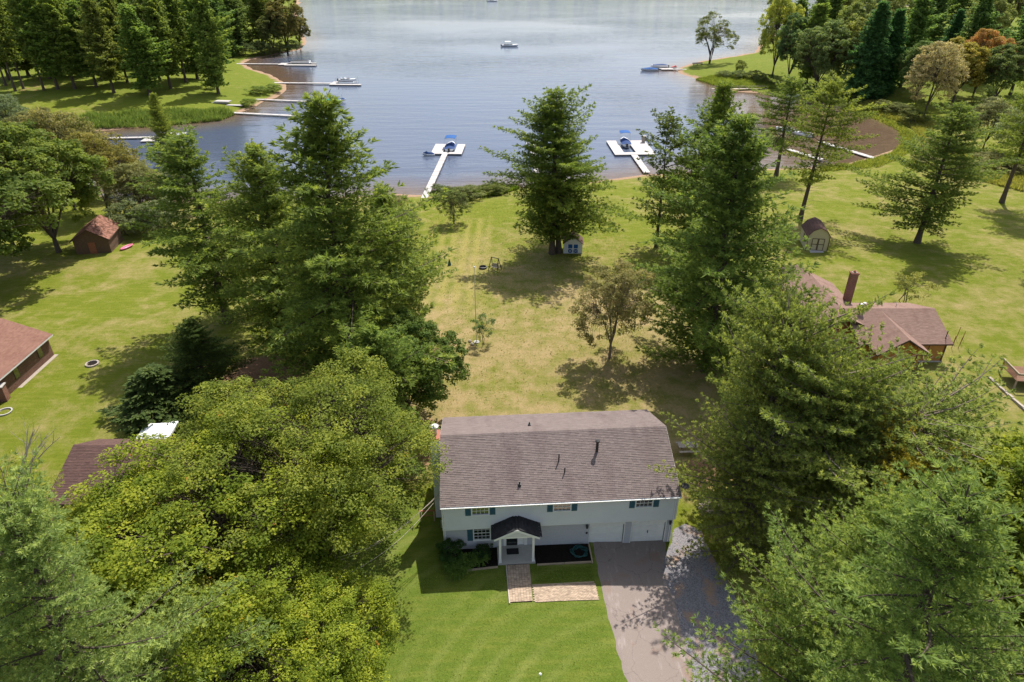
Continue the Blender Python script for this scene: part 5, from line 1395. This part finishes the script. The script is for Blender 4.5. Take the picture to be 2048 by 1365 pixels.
# ================================================================== TREES: where each one stands
WP, WP2, WPY, SPR = (.088, .112, .032), (.070, .105, .030), (.105, .125, .028), (.034, .066, .032)
def tp(kind, var, base, top, r, col, label, group=None, cat='tree', lean=(0, 0), rz=None, crown='crown'):
    b = G(*base); h = tall(b, top)
    return plant(kind, V[var], b, h, r, col, rz, label, cat, group, lean, crown)
def tw(kind, var, xy, h, r, col, label, group=None, cat='tree', lean=(0, 0), rz=None, crown='crown'):
    return plant(kind, V[var], Vector((xy[0], xy[1], H(*xy))), h, r, col, rz, label, cat, group, lean, crown)
# around the lot
twin = tp('white_pine', 'pineB', (1104, 508), 180, 8.4, WP, 'tall twin stemmed white pine in the middle of the back lawn', rz=.1)
for nm, me_ in (('trunk', V['pineB']['trunk']), ('crown', V['pineB']['crown'])):                 # the second stem of the same tree
    c_ = link(nm, me_, twin, (1.1, .5, 0)); src = [q for q in twin.children if q.name.startswith(nm)][0]
    c_.scale = [k * .93 for k in src.scale]; c_.rotation_euler = (-.02, .085, 2.4); c_.color = src.color
tp('white_pine', 'pineC', (1408, 740), 236, 9.6, (.082, .108, .034), 'huge dense white pine right of the back lawn, its trunk in shade', rz=1.0)
tp('white_pine', 'pineA', (1394, 520), 165, 7.8, (.092, .116, .030), 'full white pine rising behind the huge one, nearest the square dock', rz=.4)
tp('pitch_pine', 'sparse', (1312, 494), 238, 6.6, (.060, .075, .025), 'thin half bare pine left of the huge white pine', rz=.2)
tp('white_pine', 'pineO', (1600, 440), 152, 7.2, (.110, .125, .034), 'slender leaning pine just behind the tan barn shed', lean=(0, .06))
tp('white_pine', 'pineO', (1552, 352), 156, 7.6, WP, 'narrow pine at the right cove, left of the leaning one', rz=2.0)
tp('white_pine', 'pineB', (1834, 486), 208, 8.2, (.082, .104, .032), 'spreading pine alone on the right lawn with a round shadow', rz=3.1)
tp('white_pine', 'pineO', (2003, 406), 105, 7.2, (.102, .122, .032), 'tall leaning pine at the right edge above the lawn', lean=(0, .10), rz=4.0)
tp('white_pine', 'pineO', (2092, 520), 120, 7.2, WP, 'pine cut by the right edge, only its lower boughs and shadow showing', rz=5.0)
tp('pitch_pine', 'sparse', (1945, 292), 178, 3.6, (.045, .060, .022), 'scraggly thin pine near the right cove bank')
tp('white_pine', 'pineA', (714, 795), 196, 10.8, (.094, .116, .034), 'biggest white pine on the left, its top reaching over the docks', rz=2.2)
tp('white_pine', 'pineC', (590, 712), 292, 7.4, (.102, .122, .036), 'feathery pine between the two largest left pines', rz=.8)
tp('white_pine', 'pineB', (455, 645), 272, 9.0, (.084, .108, .032), 'left pine with long low boughs over the neighbour lawn', rz=1.7)
tp('white_pine', 'pineA', (800, 715), 372, 6.2, (.104, .126, .040), 'shorter pine on the right flank of the left pine group', rz=4.4)
tp('white_pine', 'pineC', (768, 918), 655, 5.6, (.095, .125, .038), 'low bushy pine touching the lawn behind the house chimney', rz=4.4)
tp('oak', 'broad', (818, 836), 650, 4.4, (.060, .092, .018), 'dark green leafy tree at the lawn edge left of the flagpole')
tp('white_pine', 'pineA', (345, 345), 188, 4.4, (.110, .126, .034), 'small pine rising from the left cove shore')
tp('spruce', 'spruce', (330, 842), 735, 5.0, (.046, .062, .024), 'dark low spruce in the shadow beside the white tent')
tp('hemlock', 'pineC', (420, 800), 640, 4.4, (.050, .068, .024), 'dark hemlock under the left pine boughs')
tp('crabapple', 'small', (1219, 717), 528, 4.0, (.150, .140, .055), 'small brownish crabapple tree on the back lawn beside the huge pine', rz=.5)
tp('apple_tree', 'small', (908, 448), 376, 2.8, (.085, .105, .030), 'small round tree right of the long dock on the shore lawn')
for u, v, tv, r, c_, l in ((880, 398, 372, 2.0, (.075, .10, .03), 'left shrub of the shore hedge by the long dock'), (935, 396, 374, 3.0, (.10, .115, .035), 'middle shrub of the shore hedge by the long dock'), (985, 388, 370, 2.6, (.085, .10, .02), 'right shrub of the shore hedge by the long dock'),
                           (790, 425, 392, 2.6, (.12, .115, .05), 'tan shrub left of the long dock foot'), (812, 470, 420, 2.2, (.09, .10, .045), 'wispy shrub at the lawn edge below the dock foot')):
    tp('shrub', 'shrub', (u, v), tv, r, c_, l, 'shore shrubs', 'shrub')
tp('shrub', 'vase', (966, 686), 636, 1.25, (.055, .10, .035), 'vase shaped shrub at the foot of the flagpole', cat='shrub')
tp('shrub', 'vase', (1812, 608), 552, 2.2, (.15, .155, .035), 'yellow green many stemmed shrub behind the ochre cottage', cat='shrub')
# ferns and shrub in the front bed
for k, (x, y, h, r, c_, l) in enumerate(((.5, -.7, 1.5, 1.0, (.030, .062, .016), 'dark green shrub by the front left corner of the house'), (2.9, -.8, .8, .7, (.030, .055, .018), 'low dark shrub below the ground floor window'),)):
    q = HW(x, y); tw('shrub', 'shrub', (q.x, q.y), h, r, c_, l, None, 'shrub')
# foreground
tw('sugar_maple', 'maple', (-20.3, 30.5), 13.2, 11.2, (.118, .150, .016), 'large yellow green maple filling the lower left', rz=.3)
tw('sugar_maple', 'maple2', (-15.0, 38.4), 14.6, 9.6, (.112, .138, .022), 'olive green maple left of the house', rz=1.5)
tw('sugar_maple', 'maple', (-13.2, 25.0), 10.6, 7.2, (.120, .154, .016), 'lower yellow green maple at the bottom edge left of the front lawn', rz=3.4)
tw('white_pine', 'pineN', (-20.4, 20.4), 21.6, 6.4, (.110, .138, .056), 'near white pine in the bottom left corner', rz=.9)
tw('white_pine', 'pineN', (-30.5, 29.5), 16.5, 5.0, (.150, .160, .034), 'yellow green pine at the left edge below the garage', rz=2.9)
tw('white_pine', 'pineN', (16.6, 18.6), 24.2, 7.6, (.086, .114, .040), 'near white pine filling the bottom right corner', rz=2.4)
tw('white_pine', 'pineN', (18.2, 23.8), 19.0, 6.2, (.100, .126, .038), 'bright green pine leaning over the driveway edge, lower right', rz=5.2)
tw('scots_pine', 'scots2', (20.4, 44.0), 18.2, 7.0, (.112, .128, .046), 'broad tufted pine with bare twigs right of the house', rz=.4)
tw('scots_pine', 'scots2', (29.0, 39.6), 12.4, 9.2, (.110, .128, .044), 'lower tufted pine in front of the ochre cottage', rz=1.9)
tw('scots_pine', 'scots2', (24.0, 41.4), 14.8, 7.8, (.112, .130, .044), 'middle one of the tufted pines between the house and the ochre cottage', rz=5.1)
tw('scots_pine', 'scots2', (18.2, 38.2), 10.6, 6.0, (.118, .130, .044), 'short tufted pine with dead lower twigs by the gravel strip', rz=4.0)
tw('scots_pine', 'scots2', (27.4, 36.2), 11.0, 4.4, (.20, .165, .036), 'yellowing tufted pine behind the lower right pine', rz=3.0)
tw('sugar_maple', 'broad', (33.2, 32.6), 13.5, 5.6, (.115, .145, .015), 'bright green maple at the right edge below the stone border', rz=3.0)
tw('sugar_maple', 'broad2', (36.5, 27.0), 12.5, 5.6, (.105, .135, .015), 'bright green maple in the lower right corner behind the pine', rz=3.0)
# left side
tp('maple', 'broad', (118, 505), 255, 8.2, (.085, .115, .022), 'big round green tree beside the brown shed', rz=1.0)
tp('maple', 'broad2', (-25, 600), 330, 8.5, (.075, .105, .022), 'big green tree cut by the left edge', rz=2.0)
tp('maple', 'broad', (30, 500), 250, 7.0, (.070, .098, .022), 'green tree behind the one cut by the left edge', rz=4.0)
for u, v, tv, r, c_, l in ((40, 330, 182, 6.0, (.085, .11, .055), 'blue green willow at the left edge of the cove'), (150, 420, 205, 6.5, (.13, .125, .045), 'olive shore tree behind the big round green tree'),
                           (220, 432, 255, 5.5, (.14, .13, .035), 'yellow olive shore tree above the brown shed'), (290, 445, 320, 5.0, (.115, .12, .045), 'airy shore tree right of the brown shed roof'),
                           (100, 350, 215, 5.5, (.12, .125, .05), 'airy olive tree at the head of the left cove'), (340, 430, 340, 4.5, (.10, .115, .045), 'airy tree behind the left pine with long boughs'),
                           (180, 390, 262, 5.0, (.14, .13, .03), 'thin yellow tree in front of the left cove boats'), (250, 395, 290, 4.5, (.12, .12, .04), 'thin olive tree in front of the grey pontoon boat')):
    tp('shore_tree', 'airy', (u, v), tv, r, c_, l, 'airy trees along the left shore', rz=u * .1)
for u, v, tv in ((265, 470, 410), (300, 468, 412), (335, 460, 405)):
    tp('shrub', 'shrub', (u, v), tv, 3.4, (.10, .12, .055), {265: 'bushy shrub against the back of the brown shed', 300: 'bushy shrub right of the brown shed', 335: 'bushy shrub further right of the brown shed'}[u], 'shrubs behind the brown shed', 'shrub')
# dead snag at the left edge
p = G(40, 960); e = empty('dead_tree', p, 0, 'bare grey dead branches rising at the left edge below the lawn', 'dead tree')
rg_ = random.Random(5); m = MB()
for k in range(6):
    q = Vector((rg_.uniform(-.2, .2), 0, 0)); d = Vector((rg_.uniform(.15, 1.0), rg_.uniform(-.2, .5), 1.2)).normalized(); pts = [q.copy()]
    for i in range(6): d = (d + Vector((rg_.uniform(-.12, .16), rg_.uniform(-.1, .1), rg_.uniform(-.05, .1)))).normalized(); q = q + d * rg_.uniform(.7, 1.1); pts.append(q.copy())
    m.tube(pts, [.09 * (1 - .13 * i) for i in range(7)], 6)
    for i in range(2, 6):
        dd = (d + Vector((rg_.uniform(-.9, .9), rg_.uniform(-.5, .5), .2))).normalized(); m.tube([pts[i], pts[i] + dd * .8, pts[i] + dd * 1.5 + Vector((0, 0, .25))], [.03, .02, .008], 4)
m.build('branches', M['dead'], e)
# far left grove across the cove
ords = ['first', 'second', 'third', 'fourth', 'fifth', 'sixth', 'seventh', 'eighth', 'ninth', 'tenth', 'eleventh', 'twelfth', 'thirteenth', 'fourteenth', 'fifteenth']
frow = [(12, 172, 'farC'), (31, 183, 'farC'), (47, 178, 'farC'), (88, 181, 'farC'), (116, 179, 'farA'), (150, 178, 'farA'), (193, 175, 'farA'), (228, 186, 'farA'), (300, 191, 'farB'), (342, 178, 'farA'), (437, 188, 'farB')]
for k, (u, v, vr) in enumerate(frow):
    h = 27 * random.uniform(.92, 1.08)
    tw('grove_pine', vr, tuple(G(u, v)[:2]), h, (5.4 if vr == 'farC' else 6.6) * random.uniform(.85, 1.2) * (1.15 if u > 280 else 1), (.092 + .03 * random.random(), .118 + .02 * random.random(), .042), ords[k] + ' pine from the left in the front row of the far left grove', 'pines of the far left grove')
k = 0
for u, v in ((-20, 165), (18, 160), (57, 152), (100, 158), (130, 150), (163, 152), (205, 160), (255, 165), (275, 150), (320, 162), (372, 165), (395, 158), (420, 170)):
    h = 27 * random.uniform(.9, 1.1)
    tw('grove_pine', random.choice(('farA', 'farC', 'farB')), tuple(G(u, v)[:2]), h, 6.2 * random.uniform(.85, 1.2), (.086 + .03 * random.random(), .112 + .02 * random.random(), .042), ords[k] + ' pine from the left in the second row of the far left grove', 'pines of the far left grove'); k += 1
rows = [[(-10, 128), (40, 130), (90, 122), (150, 125), (210, 128), (260, 130), (310, 132), (350, 138), (400, 136), (440, 140)],
        [(-30, 100), (20, 98), (75, 104), (180, 100), (240, 104), (300, 106), (350, 108), (400, 110), (450, 112), (480, 108)],
        [(0, 75), (60, 74), (150, 76), (210, 78), (270, 80), (330, 82), (380, 84), (430, 86), (480, 85), (520, 88)],
        [(20, 48), (110, 50), (190, 50), (260, 52), (330, 55), (390, 56), (450, 58), (500, 60), (545, 62)]]
for j, row in enumerate(rows):
    for k, (u, v) in enumerate(row):
        vr = 'farC' if j == 0 and k < 3 else random.choice(('farA', 'farB', 'farB', 'spruce'))
        tw('forest_pine', vr, tuple(G(u + random.uniform(-8, 8), v)[:2]), 26 * random.uniform(.85, 1.12), 6.6 * random.uniform(.9, 1.25), (.080 + .03 * random.random(), .106 + .03 * random.random(), .044 + .01 * random.random()),
           ords[k] + ' tree from the left in the ' + ('third', 'fourth', 'fifth', 'rearmost')[j] + ' row of the far left woods', 'woods behind the far left grove')
for u, v, tv, r, c_, l in ((575, 105, -8, 8.0, (.115, .105, .030), 'golden brown leafy tree at the tip of the far left point'), (548, 108, 25, 6.0, (.085, .10, .03), 'olive leafy tree beside the golden brown one on the far left point'),
                           (600, 92, 30, 6.0, (.10, .10, .035), 'rounded brownish tree at the water edge of the far left point')):
    tp('leafy_tree', 'broad2', (u, v), tv, r, c_, l)
for k, (u, v, r) in enumerate(((495, 112, 4.5), (520, 112, 4.5), (545, 112, 4.0), (565, 108, 4.5), (590, 105, 3.5))):
    tw('shrub', 'shrub', tuple(G(u, v)[:2]), random.uniform(4, 6.5), r, (.06 + .02 * random.random(), .085, .03), ords[k] + ' bank shrub from the left under the trees of the far left point', 'bank shrubs on the far left point', 'shrub')
for u, v, r, l in ((520, 188, 3.4, 'left half of the low green bush on the far left lawn edge'), (548, 184, 3.2, 'right half of the low green bush on the far left lawn edge'), (500, 213, 2.6, 'low bush under the white dock sections'), (420, 178, 2.2, 'low bush at the right end of the far left grove')):
    tw('shrub', 'shrub', tuple(G(u, v)[:2]), 2.2, r, (.085, .125, .022), l, None, 'shrub')
# right point and forest
tp('leafy_tree', 'point', (1418, 128), 36, 7.6, (.095, .110, .032), 'lone leafy tree on the tip of the right point', rz=1.2)
FR = [('broad', (1545, 150), -6, 6.5, (.15, .165, .035), 'pale yellow green tree at the left end of the right forest'),
      ('broad2', (1575, 165), 30, 6.5, (.055, .085, .030), 'dark leafy tree beside the pale one in the right forest'),
      ('farB', (1612, 168), 10, 6.5, (.075, .095, .030), 'olive pine between the leafy trees of the right forest'),
      ('broad', (1630, 185), 45, 8.0, (.075, .100, .034), 'rounded green tree at the inlet edge of the right forest'),
      ('broad2', (1670, 180), 40, 7.0, (.105, .115, .028), 'yellow green tree left of the big spruce'),
      ('spruce', (1722, 196), 5, 8.0, SPR, 'big dark blue green spruce at the inlet'),
      ('spruce', (1758, 188), 20, 7.0, (.030, .062, .030), 'second dark spruce right of the big one'),
      ('farB', (1800, 175), -10, 6.5, (.062, .090, .034), 'tall pine behind the dark spruces'),
      ('broad', (1830, 200), 85, 6.0, (.065, .095, .030), 'rounded green tree right of the dark spruces'),
      ('airy', (1848, 232), 75, 6.5, (.16, .14, .075), 'pale tan tree with a light trunk above the right cove'),
      ('broad2', (1905, 205), 80, 7.0, (.14, .125, .025), 'golden green tree beside the red topped one'),
      ('broad', (1945, 195), 62, 6.5, (.17, .105, .035), 'red topped maple in the right forest'),
      ('broad2', (1985, 210), 85, 6.5, (.065, .085, .026), 'dark green tree right of the red topped maple'),
      ('farB', (1925, 160), -15, 6.5, (.055, .080, .036), 'grey green pine behind the red topped maple'),
      ('farA', (2020, 190), -10, 7.0, (.048, .078, .034), 'pine at the right edge of the right forest'),
      ('airy', (1965, 300), 190, 5.0, (.10, .105, .05), 'grey green thin tree below the red topped maple'),
      ('airy', (2040, 330), 200, 6.5, (.10, .12, .05), 'airy green tree at the right edge above the leaning pine'),
      ('broad2', (1690, 150), 0, 7.0, (.095, .115, .035), 'pale green tree behind the yellow green one'),
      ('spruce', (1885, 150), 20, 5.5, (.032, .064, .036), 'slim spruce behind the pale tan tree')]
for vr, b, tv, r, c_, l in FR:
    tp('forest_tree', vr, b, tv, r, tuple(q * 1.45 for q in c_), l, 'front trees of the right forest')
for j, row in enumerate([[(1640, 130), (1740, 130), (1840, 128), (1960, 130), (2060, 140)], [(1590, 100), (1670, 98), (1760, 100), (1850, 100), (1940, 102), (2030, 105)], [(1560, 75), (1640, 66), (1730, 62), (1820, 64), (1910, 66), (2000, 70)], [(1700, 40), (1800, 38), (1900, 38), (2000, 40)]]):
    for k, (u, v) in enumerate(row):
        vr = random.choice(('farB', 'farA', 'broad', 'broad2', 'spruce')); g_ = random.random()
        col_ = (.10 + .05 * g_, .125 + .04 * g_, .048) if vr.startswith('broad') else (.07 + .03 * g_, .10 + .03 * g_, .046)
        tw('forest_tree', vr, tuple(G(u + random.uniform(-15, 15), v)[:2]), random.uniform(19, 27), random.uniform(6, 8), col_, ords[k] + ' tree from the left in the ' + ('second', 'third', 'fourth', 'rearmost')[j] + ' row of the top right woods', 'woods behind the right forest edge')
for k, (u, v, h, r) in enumerate(((1450, 155, 2.0, 3.2), (1478, 158, 2.6, 3.2), (1480, 148, 4.5, 2.0), (1510, 160, 2.8, 3.5), (1530, 168, 3.0, 3.2), (1640, 205, 3, 3), (1770, 222, 2.6, 4.0), (1800, 228, 2.6, 4.0), (1830, 248, 3.5, 3.5), (1700, 205, 2.5, 3.2))):
    tw('shrub', 'shrub', tuple(G(u, v)[:2]), h, r, (.07 + .03 * random.random(), .10, .026), ords[k] + ' bank shrub from the left along the right inlet' if k < 9 else 'bank shrub under the big dark spruce', 'bank shrubs along the right inlet', 'shrub')
for k, (u, v, h, r) in enumerate(((1870, 330, 2.2, 4), (1925, 345, 2.4, 4.5), (1980, 330, 2.4, 4.5), (2035, 345, 2.4, 5), (1880, 300, 3, 4))):
    tw('shrub', 'shrub', tuple(G(u, v)[:2]), h, r, (.12, .125, .04), ['first', 'second', 'third', 'fourth', 'upper'][k] + ' weedy clump on the bank beyond the right lawn', 'weedy clumps beyond the right lawn', 'shrub')

# ================================================================== UNCOUNTABLE GREENERY
def blades(name, C, Ht, col, label, w=.06, K=5, spread=.25, mat='leaf'):
    rg = np.random.default_rng(len(C))
    D = np.zeros_like(C); D[:, 2] = 1
    me = needles(rg, C, D, Ht, w, K, spread, rg.uniform(.1, .9, len(C)), M[mat], name)
    o = link(name, me); o.color = (*col, 1)
    return tag(o, label, name.split('_')[-1], kind='stuff')
def scatter(n, px_poly, seed, keep=None):
    rg = np.random.default_rng(seed); out = []
    P = np.array([G(u, v)[:2] for u, v in px_poly]); lo, hi = P.min(0), P.max(0)
    x, y = rg.uniform(lo[0], hi[0], n * 4), rg.uniform(lo[1], hi[1], n * 4)
    ins = np.zeros(len(x), bool)
    for (ax, ay), (bx, by) in zip(P, np.roll(P, -1, 0)):
        if ay != by: ins ^= ((ay > y) != (by > y)) & (x < (bx - ax) * (y - ay) / (by - ay) + ax)
    x, y = x[ins][:n], y[ins][:n]
    return np.stack([x, y, hgt(x, y) - .03], 1)
C = scatter(7000, [(150, 262), (300, 256), (440, 244), (470, 232), (440, 222), (300, 226), (180, 236), (120, 250)], 1)
blades('shore_reeds', C, np.random.default_rng(8).uniform(.9, 2.3, len(C)) * (.75 + .35 * np.sin(C[:, 0] * .35) * np.sin(C[:, 1] * .6)), (.095, .135, .035), 'band of tall green reeds along the far left shore', .07, 4, .16)
C = scatter(2600, [(868, 400), (905, 400), (1000, 392), (1040, 378), (1000, 374), (900, 382), (872, 388)], 2)
blades('shore_grass', C, .9, (.075, .115, .016), 'rank grass on the bank right of the long dock', .06, 5, .35)
C = scatter(7000, [(1390, 160), (1440, 176), (1520, 182), (1560, 176), (1520, 160), (1450, 150)], 3)
blades('bank_grass', C, .8, (.12, .15, .03), 'rough grass on the right point bank', .08, 4, .4)
C = scatter(12000, [(1680, 208), (1800, 245), (1830, 262), (1850, 300), (2048, 320), (2048, 385), (1900, 350), (1820, 330), (1870, 250), (1750, 200)], 4)
blades('meadow_grass', C, .8, (.17, .17, .04), 'tall weedy grass on the bank beyond the right lawn', .08, 4, .4)
C = scatter(7000, [(1640, 345), (1760, 335), (1830, 300), (1828, 268), (1790, 246), (1740, 230), (1680, 214), (1690, 222), (1745, 238), (1795, 262), (1806, 285), (1780, 310), (1700, 330), (1640, 337)], 14)
blades('cove_grass', C, .75, (.13, .15, .03), 'rank grass fringing the right cove', .07, 4, .4)
# short turf of the front lawn and tufts of the back lawn
C = scatter(16000, [(700, 1365), (720, 1230), (790, 1180), (870, 1130), (1010, 1135), (1018, 1206), (1196, 1200), (1245, 1365), (1300, 1500), (650, 1500)], 5)
blades('front_turf', C, .085, (.125, .175, .030), 'short lush turf of the front lawn', .014, 3, .8)
C = scatter(2500, [(1068, 1136), (1182, 1133), (1190, 1163), (1070, 1167)], 6)
blades('strip_turf', C, .085, (.115, .165, .028), 'short turf between the porch bed and the side paving', .014, 3, .8)
# weeds and tufts of the back lawn
for nm, seed, col_, l in (('weed_tufts', 21, (.075, .115, .018), 'scattered green weed tufts over the back lawn'), ('straw_tufts', 22, (.26, .20, .09), 'scattered dry straw tufts over the back lawn')):
    C = scatter(5000, [(850, 830), (1330, 800), (1260, 560), (1230, 400), (1020, 400), (850, 430), (880, 600), (860, 760)], seed)
    blades(nm, C, np.random.default_rng(seed).uniform(.08, .26, len(C)), col_, l, .02, 4, 1.0)
# fern fronds in the front bed
q = [HW(x, y) for x, y in ((1.0, -1.3), (1.9, -1.5), (2.7, -1.4), (.6, -1.9), (1.5, -2.0), (.9, -2.5))]
for k, p in enumerate(q):
    e = empty('fern', (p.x, p.y, H(p.x, p.y) + .03), 0, 'arching fern in the bed left of the porch', 'fern', 'ferns in the front bed')
    rg_ = np.random.default_rng(k); C_, D_ = [], []
    for a in np.arange(0, 6.28, .52):
        for s in np.linspace(.15, 1, 9):
            C_.append((math.cos(a) * s * .62, math.sin(a) * s * .62, .55 * math.sin(s * 2.4)))
            D_.append((math.cos(a), math.sin(a), .4 - s))
    o = link('fronds', needles(rg_, np.array(C_), np.array(D_), .22, .03, 6, .7, rg_.uniform(.3, .8, len(C_)), M['leaf'], 'fern_fronds'), e); o.color = (.075, .125, .025, 1)
# far shore woods (beyond the top of the frame, seen mirrored in the lake)
rg_ = np.random.default_rng(3)
x, y = rg_.uniform(-1800, 1800, 5000), rg_.uniform(1158, 1900, 5000)
C = np.stack([x, y, hgt(x, y)], 1)
o = blades('far_woods', C, 16.0, (.05, .075, .04), 'wooded far shore of the lake', 4.5, 4, .22)
